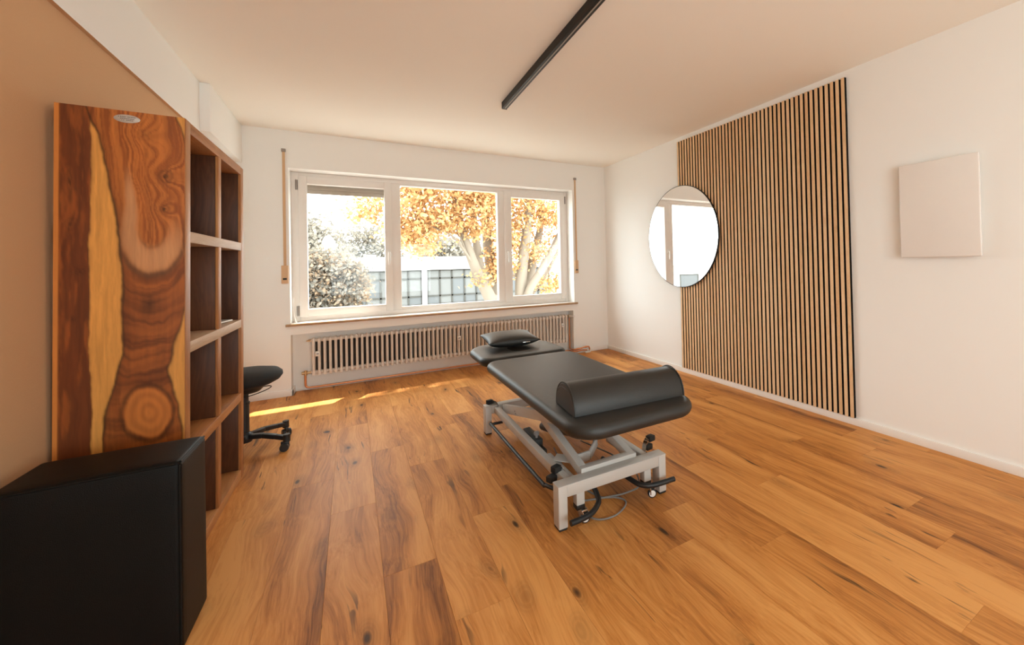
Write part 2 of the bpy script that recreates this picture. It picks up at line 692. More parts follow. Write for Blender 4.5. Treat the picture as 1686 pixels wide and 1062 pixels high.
# baseboards
b = B()
b.box((XR - 0.013, YR, 0), (XR, YB, 0.052), 0.002)
struct(b.build('baseboard_right', TRIMW), 'low white baseboard along the right wall')
b = B()
b.box((XL, YB - 0.012, 0), (NX0 + 0.012, YB, 0.06), 0.002)
b.box((NX0, YB - 0.012, 0), (NX0 + 0.012, NY, 0.06), 0.002)
struct(b.build('baseboard_back', TRIMW), 'short white baseboard left of the radiator niche')
b = B()
b.box((NX1, YB - 0.012, 0), (XR - 0.013, YB, 0.055), 0.002)
struct(b.build('baseboard_corner', TRIMW), 'short white baseboard in the right corner of the window wall')
b = B()
b.box((NX0 + 0.012, NY - 0.012, 0), (NX1, NY, 0.014), 0.002)
struct(b.build('baseboard_niche', TRIMW), 'thin white strip along the floor inside the radiator niche')

# ------------------------------------------------------------------ window
FY0, FY1 = 5.15, 5.225     # frame depth
win = thing('window_1', 'wide white three-part window above the radiator', 'window')
win['kind'] = 'structure'


def frame_rect(b, x0, x1, z0, z1, gx0, gx1, gz0, gz1, y0, y1, bev=0.004):
    b.box((x0, y0, z0), (gx0, y1, z1), bev)
    b.box((gx1, y0, z0), (x1, y1, z1), bev)
    b.box((gx0, y0, gz1), (gx1, y1, z1), bev)
    b.box((gx0, y0, z0), (gx1, y1, gz0), bev)


b = B()
zf0 = 0.685
frame_rect(b, WX0, WX1, zf0, WZ1, WX0 + 0.062, WX1 - 0.045, 0.735, WZ1 - 0.045, FY0, FY1)
for xa, xb in ((0.385, 0.475), (1.58, 1.668)):
    b.box((xa, FY0, 0.735), (xb, FY1, WZ1 - 0.045), 0.004)
b.box((0.475, FY0, 0.735), (1.58, FY1, 0.765), 0.003)
b.box((0.475, FY0, 2.125), (1.58, FY1, WZ1 - 0.045), 0.003)
b.build('window_frame', PVC, win)
for x0, x1, gx0, gx1, gz0, gz1, hx in ((-0.452, 0.388, -0.380, 0.317, 0.803, 2.075, 0.355), (1.664, 2.512, 1.757, 2.437, 0.806, 2.075, 1.700)):
    b = B()
    frame_rect(b, x0, x1, 0.730, 2.148, gx0, gx1, gz0, gz1, FY0 - 0.014, FY1 - 0.01)
    sash = b.build('sash', PVC, win)
    b = B()
    b.box((hx - 0.014, FY0 - 0.022, 1.335), (hx + 0.014, FY0 - 0.013, 1.395), 0.003)
    b.tube([(hx, FY0 - 0.016, 1.365), (hx, FY0 - 0.052, 1.365)], 0.008, 10)
    b.tube([(hx, FY0 - 0.05, 1.375), (hx, FY0 - 0.054, 1.30), (hx, FY0 - 0.05, 1.24)], [0.009, 0.010, 0.008], 10)
    b.build('handle', WHITEPL, sash)
    hxx = x0 - 0.012 if x0 < 0 else x1 + 0.010
    for z in (2.06, 0.79) if x0 < 0 else (2.08,):
        b = B()
        b.tube([(hxx, FY0 - 0.012, z - 0.035), (hxx, FY0 - 0.012, z + 0.05)], 0.009, 10)
        b.box((hxx - 0.011, FY0 - 0.010, z - 0.05), (hxx + 0.011, FY0 + 0.002, z + 0.05), 0.002)
        b.build('hinge', GREYPVC, sash)
    b = B()
    b.box((gx0 - 0.01, 5.185, gz0 - 0.01), (gx1 + 0.01, 5.191, gz1 + 0.01))
    b.build('pane', GLASS, sash, 0)
b = B()
b.box((0.47, 5.185, 0.76), (1.585, 5.191, 2.13))
b.build('pane', GLASS, win, 0)
b = B()
b.box((-0.545, YB - 0.028, 0.661), (2.592, YB, 0.684), 0.004)
b.build('sill_edge', SILLW, win)
b = B()
b.box((WX0, YB, 0.661), (WX1, FY0 + 0.02, 0.685), 0.002)
b.build('sill_board', PVC, win)
b = B()
b.box((WX0, FY1 - 0.03, 0.661), (WX1, YO + 0.07, 0.683), 0.002)
b.build('outer_sill', BWHITE, win)
# partly lowered roller shutter behind the left sash
sh = thing('roller_shutter', 'beige roller shutter lowered a hand behind the left window sash', 'shutter', (0, 5.27, 0))
for i in range(5):
    b = B()
    z = 1.994 + i * 0.045
    b.box((-0.47, -0.009, z), (0.43, 0.009, z + 0.0448), 0.003)
    b.build('slat', SHUTTER, sh)

b = B()
b.tube(catmull([(-0.488, YB + 0.03, 0.93), (-0.490, YB + 0.02, 0.80), (-0.474, YB + 0.04, 0.705), (-0.466, YB + 0.06, 0.690)]), 0.006, 8)
tag(b.build('pull_cord', WHITEPL), 'thin white cord hanging at the left window reveal', 'cord')

# strap winders for the shutters
for x, ztop, label in ((-0.545, 2.368, 'tan shutter strap with winder left of the window'), (2.590, 2.363, 'tan shutter strap with winder right of the window')):
    t = thing('shutter_strap', label, 'strap', (x, YB, 0), group='shutter straps beside the window')
    b = B()
    b.box((-0.010, -0.012, 1.21), (0.012, -0.009, ztop - 0.01), 0.001)
    b.build('strap', STRAP, t)
    b = B()
    b.box((-0.016, -0.02, ztop - 0.03), (0.018, 0, ztop), 0.003)
    b.build('guide', GREYPVC, t)
    b = B()
    b.box((-0.028, -0.020, 1.075), (0.026, 0, 1.248), 0.005)
    bx = b.build('winder_box', STRAPBOX, t)
    b = B()
    b.box((-0.016, -0.023, 1.110), (0.014, -0.0195, 1.128), 0.001)
    b.build('slot', BLACKP, bx)

# unseen fill window, added to brighten the near half of the room
w2 = thing('fill_window', 'added fill-light window behind the viewer', 'window')
w2['kind'] = 'structure'
b = B()
frame_rect(b, RX0, RX1, RZ0, RZ1, RX0 + 0.07, RX1 - 0.07, RZ0 + 0.07, RZ1 - 0.07, YR - 0.16, YR - 0.09)
b.box((0.66, YR - 0.16, RZ0 + 0.07), (0.74, YR - 0.09, RZ1 - 0.07), 0.003)
b.build('window_frame', PVC, w2)
b = B()
b.box((RX0 + 0.065, YR - 0.13, RZ0 + 0.065), (RX1 - 0.065, YR - 0.124, RZ1 - 0.065))
b.build('pane', GLASS, w2, 0)

# ------------------------------------------------------------------ radiator and pipes
RX, RP, RN = -0.358, 0.0463, 61
rad = thing('radiator', 'long cream column radiator in the niche under the window', 'radiator', (RX, 5.0, 0))


def section_mesh():
    b = B()
    for y in (0.012, 0.080):
        b.tube([(0, y, 0.178), (0, y, 0.200), (0, y, 0.48), (0, y, 0.502)], [0.0135, 0.0115, 0.0115, 0.0135], 8)
    for z in (0.182, 0.498):
        b.box((-0.014, 0.0, z - 0.018), (0.014, 0.092, z + 0.018), 0.008, 2)
        b.tube([(-RP / 2, 0.046, z), (RP / 2, 0.046, z)], 0.017, 10, False)
    s = 1
    b.prism([(-0.013, 0.0), (0.013, 0.0), (0.013, 0.092), (-0.013, 0.092)], 0.155, 0.168, 0.004)
    b.prism([(-0.011, 0.02), (0.011, 0.02), (0.011, 0.072), (-0.011, 0.072)], 0.512, 0.523, 0.004)
    return b


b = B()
b.box((0.01, 0.108, 0.185), (RN * RP - 0.01, 0.116, 0.495))  # added dark sheet, painted shade seen between the columns
b.build('gap_shade_panel', GAPSHADE, rad, 0)
first = section_mesh().build('section', RADW, rad)
first.location = (RP / 2, 0, 0)
for i in range(1, RN):
    c = first.copy()
    COL.objects.link(c)
    c.location = (RP / 2 + i * RP, 0, 0)
for xx, zz in ((-0.30, 0.37), (1.05, 0.372), (2.375, 0.392)):
    b = B()
    b.box((xx - RX - 0.019, -0.024, zz - 0.024), (xx - RX + 0.019, 0.001, zz + 0.024), 0.004)
    m = b.build('heat_meter', WHITEPL, rad)
    b = B()
    b.box((xx - RX - 0.010, -0.0255, zz - 0.006), (xx - RX + 0.010, -0.0235, zz + 0.010), 0.0005)
    b.build('display', GREYPL, m)
b = B()
b.tube([(-0.05, 0.046, 0.182), (0.002, 0.046, 0.182)], 0.011, 12)
b.tube([(-0.045, 0.046, 0.160), (-0.045, 0.046, 0.205)], 0.015, 12)
b.tube([(-0.075, 0.046, 0.182), (-0.045, 0.046, 0.182)], 0.014, 12)
b.build('lower_valve', BRASS, rad)
b = B()
b.tube([(-0.022, 0.046, 0.498), (0.002, 0.046, 0.498)], 0.009, 10)
b.tube([(-0.030, 0.030, 0.498), (-0.020, 0.060, 0.498)], 0.006, 10)
b.build('vent_plug', BRASS, rad)
xe = RN * RP
b = B()
b.tube([(xe, 0.046, 0.498), (xe + 0.045, 0.046, 0.498)], 0.010, 12)
b.tube([(xe + 0.035, 0.046, 0.475), (xe + 0.035, 0.046, 0.515)], 0.013, 12)
b.build('upper_valve', BRASS, rad)
b = B()
b.tube([(xe + 0.037, 0.046, 0.498), (xe + 0.048, 0.03, 0.498), (xe + 0.062, -0.02, 0.498), (xe + 0.066, -0.045, 0.498)], [0.016, 0.020, 0.020, 0.016], 14)
b.build('thermostat_head', WHITEPL, rad)

pipes = bpy.data.objects.new('pipework', None)
COL.objects.link(pipes)
pipes.parent = rad
pipes.location = (-RX, -5.0, 0)
b = B()
b.tube(catmull([(-0.405, 5.046, 0.166), (-0.405, 5.046, 0.085), (-0.400, 5.046, 0.052), (-0.37, 5.046, 0.036), (-0.25, 5.046, 0.034)], 5) +
       [Vector((2.40, 5.046, 0.034))], 0.0095, 10)
b.build('return_pipe', COPPER, pipes)
b = B()
b.tube([(2.503, 5.046, 0.47), (2.503, 5.046, 0.06)], 0.0095, 10)
b.build('riser', COPPER, pipes)
b = B()
b.tube(catmull([(2.40, 5.046, 0.034), (2.49, 5.035, 0.034), (2.505, 4.96, 0.036), (2.535, 4.932, 0.036), (2.58, 4.930, 0.036)], 5), 0.0095, 10)
b.tube(catmull([(2.503, 5.046, 0.06), (2.505, 4.975, 0.058), (2.535, 4.932, 0.062), (2.60, 4.93, 0.066), (2.69, 4.93, 0.078), (2.735, 4.93, 0.070), (2.745, 4.93, 0.030)], 5), 0.0095, 10)
b.tube(catmull([(2.58, 4.935, 0.036), (2.64, 4.93, 0.040), (2.70, 4.925, 0.034)], 5), 0.0095, 10)
for p0, p1 in (((2.53, 4.936, 0.036), (2.565, 4.930, 0.036)), ((2.545, 4.931, 0.063), (2.58, 4.930, 0.065)), ((2.67, 4.93, 0.075), (2.705, 4.93, 0.076))):
    b.tube([p0, p1], 0.0125, 10)
b.build('elbows', COPPER, pipes)
b = B()
b.tube([(2.745, 4.93, 0.032), (2.745, 4.93, 0.0)], 0.013, 12)
b.tube([(2.66, 4.90, 0.010), (2.73, 4.90, 0.010)], 0.010, 12)
b.build('floor_sleeve', WHITEPL, pipes)

# ------------------------------------------------------------------ slat panels, mirror, heater on the right wall
SY0, SY1, SZ0, SZ1 = 1.610, 3.420, 0.054, 2.498
NS = 45
per = (SY1 - SY0) / NS


def slat_panel(i, label):
    y0 = SY0 + i * 15 * per
    t = thing('slat_panel', label, 'wall panel', (XR - 0.001, y0, SZ0), group='oak slat panels on the right wall')
    b = B()
    b.box((-0.009, 0.005 if i == 0 else 0.0005, 0), (0, 15 * per - (0.005 if i == 2 else 0.0005), SZ1 - SZ0))
    b.build('felt_backing', FELT, t, 0)
    return t


b = B()
b.box((-0.0065, -0.0138, 0), (0.0065, 0.0138, SZ1 - SZ0), 0.0012, 1)
slat0 = b.build('slat', [SLATW, FELT], None, 0)
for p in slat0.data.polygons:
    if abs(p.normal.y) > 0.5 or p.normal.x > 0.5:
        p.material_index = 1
labels = ['oak slat panel nearest the white heater', 'middle oak slat panel of the three', 'oak slat panel with the round mirror across its edge']
for i in range(3):
    t = slat_panel(i, labels[i])
    for k in range(15):
        o = slat0 if (i, k) == (0, 0) else slat0.copy()
        if o is not slat0:
            COL.objects.link(o)
        o.parent = t
        o.location = (-0.0155, (k + 0.5) * per, 0)

mir = thing('round_mirror', 'round frameless-looking mirror with thin black rim overlapping the slats', 'mirror', (XR - 0.0245, 3.372, 1.468))
rotm = Matrix.Rotation(-PI / 2, 4, 'Y')
R0 = 0.546
b = B()
b.lathe([(R0 - 0.008, 0.0), (R0, 0.002), (R0, 0.022), (R0 - 0.002, 0.024), (R0 - 0.0045, 0.024), (R0 - 0.0045, 0.020)], 96, rotm)
b.build('rim', BLACKP, mir)
b = B()
b.lathe([(R0 - 0.010, 0.018), (R0 - 0.005, 0.018), (R0 - 0.005, 0.0215), (R0 - 0.006, 0.0222)], 96, rotm)
b.build('mirror_glass', MIRROR, mir, 20)

ht = thing('infrared_heater', 'flat white rectangular heating panel on the right wall', 'heater', (XR, 1.078, 1.484))
b = B()
b.box((-0.058, -0.200, -0.293), (-0.036, 0.200, 0.293), 0.006, 3)
b.build('front_panel', HEATER, ht)
b = B()
b.box((-0.036, -0.15, -0.24), (-0.022, 0.15, 0.24), 0.003)
for yy in (-0.11, 0.11):
    b.box((-0.024, yy - 0.02, -0.2), (0.0, yy + 0.02, 0.2), 0.002)
b.build('wall_bracket', WHITEPL, ht)

# ------------------------------------------------------------------ ceiling light rail
rail = thing('light_rail', 'slim black linear light rail on the ceiling', 'light', (1.098, 3.33, H), (0, 0, -math.radians(1.1)))
b = B()
b.box((-0.020, -2.6, -0.055), (0.020, 0, 0), 0.002)
b.build('housing', RAILM, rail)
b = B()
b.box((-0.004, -2.59, -0.0575), (0.004, -0.015, -0.0545), 0.0008)
b.build('diffuser', RAILG, rail)
b = B()
b.box((-0.0215, -0.001, -0.057), (0.0215, 0.003, 0), 0.001)
b.build('end_cap', RAILM, rail)

# ------------------------------------------------------------------ bookcase
SHW, SHH, SHD = 0.975, 1.8144, 0.338
bc = thing('bookcase', 'tall open sheesham bookcase with swirling dark and golden grain', 'bookcase', (-0.5754, 2.2588, 0), (0, 0.0092, -0.0111))
# local: x from -SHD (wall) to 0 (front), y along the front, z up
TS = 0.058


def board(name, lo, hi, mat, axis, bev=0.002):
    """board whose mesh Y axis follows its grain"""
    c = Vector([(p + q) / 2 for p, q in zip(lo, hi)])
    d = Vector([q - p for p, q in zip(lo, hi)])
    b = B()
    if axis == 'y':
        b.box(-d / 2, d / 2, bev)
        o = b.build(name, mat, bc)
    else:
        b.box((-d.x / 2, -d.z / 2, -d.y / 2), (d.x / 2, d.z / 2, d.y / 2), bev)
        o = b.build(name, mat, bc)
        o.rotation_euler = (PI / 2, 0, 0)
    o.location = c
    return o


board('side_panel', (-SHD, SHW - TS, 0), (0, SHW, SHH - 0.002), SHEE, 'z')
board('top_board', (-SHD + 0.002, TS, SHH - 0.045), (0.0, SHW - TS, SHH), SHEE, 'y')
for z in (1.345, 0.897, 0.471):
    board('shelf_board', (-SHD + 0.002, TS, z - 0.0225), (0.001, SHW - TS, z + 0.0225), SHEEL if z > 0.6 else SHEE, 'y')
board('bottom_board', (-SHD + 0.002, TS, 0.0), (0.0, SHW - TS, 0.05), SHEE, 'y')
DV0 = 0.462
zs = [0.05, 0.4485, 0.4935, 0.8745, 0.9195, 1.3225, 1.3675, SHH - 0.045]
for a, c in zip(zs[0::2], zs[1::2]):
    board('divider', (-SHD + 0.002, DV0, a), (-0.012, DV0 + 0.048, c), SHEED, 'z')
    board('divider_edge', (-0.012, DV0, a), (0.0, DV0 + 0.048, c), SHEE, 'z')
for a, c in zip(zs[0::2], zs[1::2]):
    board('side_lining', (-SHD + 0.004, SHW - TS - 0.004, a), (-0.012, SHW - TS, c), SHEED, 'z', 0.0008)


# figured near side panel: colour computed per vertex from the wood's own figure
def vnoise(x, y, seed):
    r = np.random.default_rng(seed)
    g = r.random((64, 64))
    xi, yi = np.floor(x).astype(int), np.floor(y).astype(int)
    fx, fy = x - xi, y - yi
    fx, fy = fx * fx * (3 - 2 * fx), fy * fy * (3 - 2 * fy)
    a, b_, c, d = g[xi % 64, yi % 64], g[(xi + 1) % 64, yi % 64], g[xi % 64, (yi + 1) % 64], g[(xi + 1) % 64, (yi + 1) % 64]
    return (a * (1 - fx) + b_ * fx) * (1 - fy) + (c * (1 - fx) + d * fx) * fy


def fbm(x, y, seed, o=4):
    s, a = 0, 0.5
    for k in range(o):
        s = s + a * vnoise(x * 2 ** k + 7.3 * k, y * 2 ** k + 3.1 * k, seed + k)
        a *= 0.5
    return s / (1 - 0.5 ** o)


def sm(e0, e1, t):
    t = np.clip((t - e0) / (e1 - e0), 0, 1)
    return t * t * (3 - 2 * t)


def lin(c):
    c = np.array(c) / 255.0
    return np.where(c < 0.04045, c / 12.92, ((c + 0.055) / 1.055) ** 2.4)


def figured():
    nu, nv = 104, 300
    U, V = np.meshgrid(np.linspace(0, 1, nu), np.linspace(0, 1, nv))      # U wall->front, V top->bottom
    # figure is drawn in a 100 x 420 unit panel
    u, v = U * 100, V * 590
    wu = u + 7 * (fbm(u / 22, v / 60, 1) - 0.5) + 2.4 * (fbm(u / 5, v / 16, 5) - 0.5)
    wv = v + 10 * (fbm(u / 20, v / 50, 9) - 0.5)
    streak = fbm(wu / 2.2, wv / 60, 21, 4)
    fine = fbm(wu / 0.9, wv / 30, 31, 3)
    DK, MD, OR, GO, PA, BK = [lin(c) for c in ((100, 48, 19), (150, 79, 32), (198, 116, 52), (226, 158, 78), (210, 152, 104), (50, 25, 12))]

    def at(pts):
        p = np.array(pts)
        return np.interp(wv, p[:, 0], p[:, 1])
    m3 = lambda m: m[..., None]
    # base: swirl centre, mid brown with contour rings around the two knots
    # swirl: contours flow round three knots
    gk = lambda kx, ky, rx, ry: np.exp(-(((wu - kx) / rx) ** 2 + ((wv - ky) / ry) ** 2))
    flow = (wu - 73) * 0.30 + 5.5 * gk(83, 75, 13, 17) + 5.0 * gk(82, 118, 10, 14) + 4.0 * gk(67, 28, 13, 14) - 0.018 * wv + 1.6 * (fbm(u / 16, v / 40, 61) - 0.5)
    vein = vnoise(flow * 1.9 + 20, wv / 150 + 2, 43) * 0.6 + vnoise(flow * 5.1 + 20, wv / 90 + 5, 47) * 0.4
    mixv = sm(0.25, 0.75, vein)
    col = m3(mixv) * OR + m3(1 - mixv) * MD
    col = col * (0.78 + 0.45 * m3(streak))
    # nested U bands of the dark trunk under the swirl
    uq = np.where(wv < 148, np.abs(wu - 73) / 21.0, np.hypot((wu - 73) / 21.0, (wv - 148) / 40.0))
    fl2 = uq * 2.6 + 0.9 * (fbm(u / 14, v / 30, 71) - 0.5)
    v2 = vnoise(fl2 * 2.1 + 9, (wu - 73) / 40 + 6, 73) * 0.6 + vnoise(fl2 * 5.0 + 9, (wu - 73) / 30 + 9, 79) * 0.4
    low = sm(1.15, 1.4, uq) * sm(150, 205, wv) * (1 - sm(330, 352, wv) * 0.3)
    lm = sm(0.12, 0.95, v2)
    dark = m3(lm) * (MD * 0.75 + OR * 0.35) + m3(1 - lm) * DK * 1.1
    col = col * (1 - m3(low)) + dark * (0.8 + 0.4 * m3(streak)) * m3(low)
    # pale U of sapwood round the swirl
    thick = np.interp(wv, [60, 110, 150, 170, 192], [0.10, 0.22, 0.34, 0.42, 0.42])
    side = np.where(wu < 73, 1.0, sm(120, 175, wv))
    pale = np.exp(-((uq - 0.88) / thick) ** 4) * sm(62, 105, wv) * side
    col = col * (1 - m3(pale) * 0.9) + (PA * (0.86 + 0.28 * m3(streak))) * m3(pale) * 0.9
    ringd = np.exp(-((uq - 1.30) / 0.09) ** 2) * sm(100, 150, wv)
    ringd2 = np.exp(-((uq - 0.50) / 0.05) ** 2) * sm(110, 150, wv)
    col = col * (1 - 0.55 * m3(np.clip(ringd + 0.4 * ringd2, 0, 1)))
    # dark blotch under the U
    bl = np.exp(-(((wu - 70) / 7.5) ** 2 + ((wv - 238) / 11.0) ** 2))
    col = col * (1 - 0.6 * m3(bl))
    # oval at the foot
    ov = np.hypot((wu - 70) / 19.0, (wv - 372) / 34.0)
    m = 1 - sm(0.85, 1.0, ov)
    oc = OR * (0.75 + 0.5 * m3(0.5 + 0.5 * np.sin(ov * 16)) * 0.5 + 0.2 * m3(streak))
    col = col * (1 - m3(m)) + oc * m3(m)
    col = col * (1 - 0.55 * m3(np.exp(-((ov - 1.05) / 0.09) ** 2)))
    # boundary curves
    B1 = at([(0, 27), (30, 26), (100, 25), (200, 26), (300, 27), (420, 27)])
    B2 = at([(0, 22), (12, 26), (34, 32), (60, 35), (100, 40), (150, 46), (200, 50), (262, 52), (300, 50), (330, 45), (360, 39), (395, 36), (420, 37)])
    B3 = at([(0, 90), (20, 96), (40, 101), (60, 106), (230, 104), (260, 98), (290, 92), (320, 88), (345, 90), (370, 94), (400, 97), (420, 97)])
    # dark band just right of B2
    band = np.exp(-np.maximum(wu - B2, 0) / 5.0) * (wu > B2)
    col = col * (1 - m3(band) * 0.55) + DK * m3(band) * 0.45
    # golden sapwood between B1 and B2, and right of B3
    g1 = sm(-0.8, 0.8, wu - B1) * sm(-0.8, 0.8, B2 - wu)
    g2 = sm(-0.8, 0.8, wu - B3)
    gold = GO * (0.72 + 0.5 * m3(streak)) * (0.9 + 0.2 * m3(fine))
    g = np.clip(g1 + g2, 0, 1)
    col = col * (1 - m3(g)) + gold * m3(g)
    # dark reddish heartwood on the wall side
    l = sm(-0.8, 0.8, B1 - wu)
    red = DK * (0.75 + 0.9 * m3(streak)) + m3(sm(0.52, 0.75, fbm(wu / 5, wv / 45, 77))) * (MD - DK) * 0.9
    col = col * (1 - m3(l)) + red * m3(l)
    # dark seams on the boundaries
    for Bc, wd, k in ((B2, 1.1, 0.75), (B1, 0.8, 0.35), (B3, 1.2, 0.65)):
        col = col * (1 - k * m3(np.exp(-((wu - Bc) / wd) ** 2)))
    # knots
    for (kx, ky, rx, ry, s) in ((83, 75, 6.5, 8.5, 0.8), (82, 118, 4.5, 6, 0.85), (67, 28, 7, 6.5, 0.45), (19, 196, 4, 5, 0.6), (10, 92, 2.0, 15, 0.8), (14, 250, 2.5, 5, 0.6), (12, 140, 4, 8, 0.5)):
        kk = np.hypot((wu - kx) / rx, (wv - ky) / ry)
        mk = np.exp(-kk ** 2) * (0.65 + 0.35 * np.sin(kk * 9))
        col = col * (1 - s * m3(np.clip(mk, 0, 1))) + BK * m3(np.clip(mk, 0, 1)) * 0.3
    # lighter strip at the wall edge
    e = 1 - sm(3.0, 4.2, u)
    col = col * (1 - m3(e)) + (OR * 0.9 + GO * 0.25) * m3(e)
    col = np.clip(col * 0.86, 0.002, 1)
    # mesh: front grid at local y = 0, closed box behind
    X = -SHD + U * SHD
    Z = SHH * (1 - V)
    verts = np.stack([X, np.zeros_like(X), Z], -1).reshape(-1, 3)
    idx = np.arange(nu * nv).reshape(nv, nu)
    q = np.stack([idx[:-1, :-1], idx[1:, :-1], idx[1:, 1:], idx[:-1, 1:]], -1).reshape(-1, 4)
    n0 = len(verts)
    back = np.array([(-SHD, TS, SHH), (0, TS, SHH), (0, TS, 0), (-SHD, TS, 0)])
    verts = np.vstack([verts, back])
    faces = [tuple(int(i) for i in f) for f in q]
    tl, trr, br, bl_ = int(idx[0, 0]), int(idx[0, -1]), int(idx[-1, -1]), int(idx[-1, 0])
    faces += [tuple(int(i) for i in idx[0, :]) + (n0 + 1, n0), tuple(int(i) for i in idx[-1, ::-1]) + (n0 + 3, n0 + 2),
              tuple(int(i) for i in idx[:, -1][::-1]) + (n0 + 1, n0 + 2)[:0] + (n0 + 1, n0 + 2), tuple(int(i) for i in idx[:, 0]) + (n0 + 3, n0),
              (n0, n0 + 1, n0 + 2, n0 + 3)]
    me = bpy.data.meshes.new('side_panel')
    me.from_pydata([tuple(map(float, v)) for v in verts], [], faces)
    me.materials.append(FIGURED)
    me.materials.append(SHEE)
    ca = me.color_attributes.new('figure', 'FLOAT_COLOR', 'POINT')
    data = np.ones((len(verts), 4), dtype=np.float32)
    data[:n0, :3] = col.reshape(-1, 3)
    data[n0:, :3] = OR
    ca.data.foreach_set('color', data.ravel())
    nq = len(q)
    for p in list(me.polygons)[nq:]:
        p.material_index = 1
    me.validate()
    o = link('side_panel', me, bc)
    o['label'] = 'side panel with swirling dark heartwood and golden sapwood'
    return o


figured()
# front edge strip of the near side
board('front_post', (0.0, 0.002, 0.0), (0.002, TS, SHH - 0.001), SHEE, 'z', 0.0008)
# oval maker's label near the top of the side panel
b = B()
oval = [(0.035 * math.cos(2 * PI * k / 40), 0.0155 * math.sin(2 * PI * k / 40)) for k in range(40)]
b.prism(oval, 0, 0.0012, 0.0003)
pl = b.build('label_plate', PLATE, bc)
pl.location = (-0.158, -0.0001, SHH - 0.030)
pl.rotation_euler = (PI / 2, 0, 0)
for k, (txt_w, zy) in enumerate(((0.046, 0.0065), (0.036, 0.0), (0.032, -0.006))):
    b = B()
    x0 = -txt_w / 2
    rr = random.Random(40 + k)
    while x0 < txt_w / 2:
        wd = rr.choice((0.0016, 0.0022, 0.0012))
        if rr.random() > 0.16:
            b.box((x0, zy - 0.0013, 0.0011), (x0 + wd, zy + 0.0013, 0.0014))
        x0 += wd + 0.0009
    b.build('text_line', INK, pl, 0)

# tablet lying on the second shelf board
t = thing('tablet', 'thin white tablet lying on a bookcase shelf', 'tablet', (-0.69, 2.99, 0.9235), (0, 0.0092, -0.2))
b = B()
b.box((-0.09, -0.125, 0), (0.09, 0.125, 0.009), 0.004, 3)
b.build('body', WHITEPL, t)
b = B()
b.box((-0.078, -0.108, 0.0088), (0.078, 0.108, 0.0096), 0.0003)
b.build('screen', GREYPL, t)

# ------------------------------------------------------------------ black block cushion in the foreground
ot = thing('block_cushion', 'large black leatherette block cushion standing before the bookcase', 'cushion', (-0.668, 1.962, 0), (0, 0, math.radians(-1.0)))
b = B()
hx, hy, hz = 0.198, 0.125, 0.602
b.box((-hx, -hy, 0.0), (hx, hy, hz), 0.016, 4)
bm = b.bm
bmesh.ops.subdivide_edges(bm, edges=[e for e in bm.edges if e.calc_length() > 0.15], cuts=7, use_grid_fill=True)
for v in bm.verts:
    fx, fy, fz = v.co.x / hx, v.co.y / hy, (v.co.z - hz / 2) / (hz / 2)
    v.co.y += 0.006 * math.copysign(1, fy) * (abs(fy) > 0.95) * (1 - fx * fx) * (1 - fz * fz)
    if fz > 0.95:
        v.co.z += 0.006 * (1 - min(1, fx * fx)) * (1 - min(1, fy * fy))
b.build('body', LEATHER, ot, 60)
e = 0.0105
for pts in ([(-hx + e, -hy + 0.002, hz - e + 0.004), (hx - e, -hy + 0.002, hz - e + 0.004)], [(hx - 0.004, -hy + e, hz - 0.004), (hx - 0.004, hy - e, hz - 0.004)],
            [(hx - 0.004, -hy + 0.004, hz - e), (hx - 0.004, -hy + 0.004, 0.01)]):
    b = B()
    b.tube(pts, 0.0034, 8)
    b.build('piping', LEATHER, ot)

# ------------------------------------------------------------------ treatment couch
OX, OY, OA = 0.774, 1.707, math.radians(-0.9)
couch = thing('treatment_couch', 'black padded treatment couch on a grey scissor-lift frame', 'couch', (OX, OY, 0), (0, 0, OA))
ca_, sa_ = math.cos(-OA), math.sin(-OA)


def L(x, y, z):
    dx, dy = x - OX, y - OY
    return (dx * ca_ - dy * sa_, dx * sa_ + dy * ca_, z)


LW, LD, LT = 0.045, 0.062, 0.200
XRT = 0.610
YFR = 1.255
for lx in (0.0, XRT - LW):
    for ly in (0.0, YFR):
        b = B()
        b.box((lx, ly, 0.010), (lx + LW, ly + LD, LT - 0.002), 0.004)
        leg = b.build('leg', GREYCOAT, couch)
        b = B()
        b.box((lx + 0.002, ly + 0.002, 0.0), (lx + LW - 0.002, ly + LD - 0.002, 0.011), 0.003)
        b.build('glide', BLACKR, leg)
for ly in (0.0, YFR):
    b = B()
    b.box((LW - 0.001, ly + 0.001, LT - 0.056), (XRT - LW + 0.001, ly + LD - 0.001, LT), 0.004)
    b.box((-0.001, ly - 0.001, LT - 0.006), (XRT + 0.001, ly + LD + 0.001, LT + 0.001), 0.003)
    b.build('crossbeam', GREYCOAT, couch)
for lx in (0.062, XRT - 0.100):
    b = B()
    b.box((lx, LD - 0.002, 0.146), (lx + 0.036, YFR + 0.002, 0.192), 0.004)
    rl = b.build('side_rail', GREYCOAT, couch)
# lower sub rails with a slide channel
for lx in (0.112, XRT - 0.126):
    b = B()
    b.box((lx, LD - 0.004, 0.150), (lx + 0.022, LD + 0.34, 0.172), 0.003)
    b.build('slide_rail', GREYCOAT, couch)
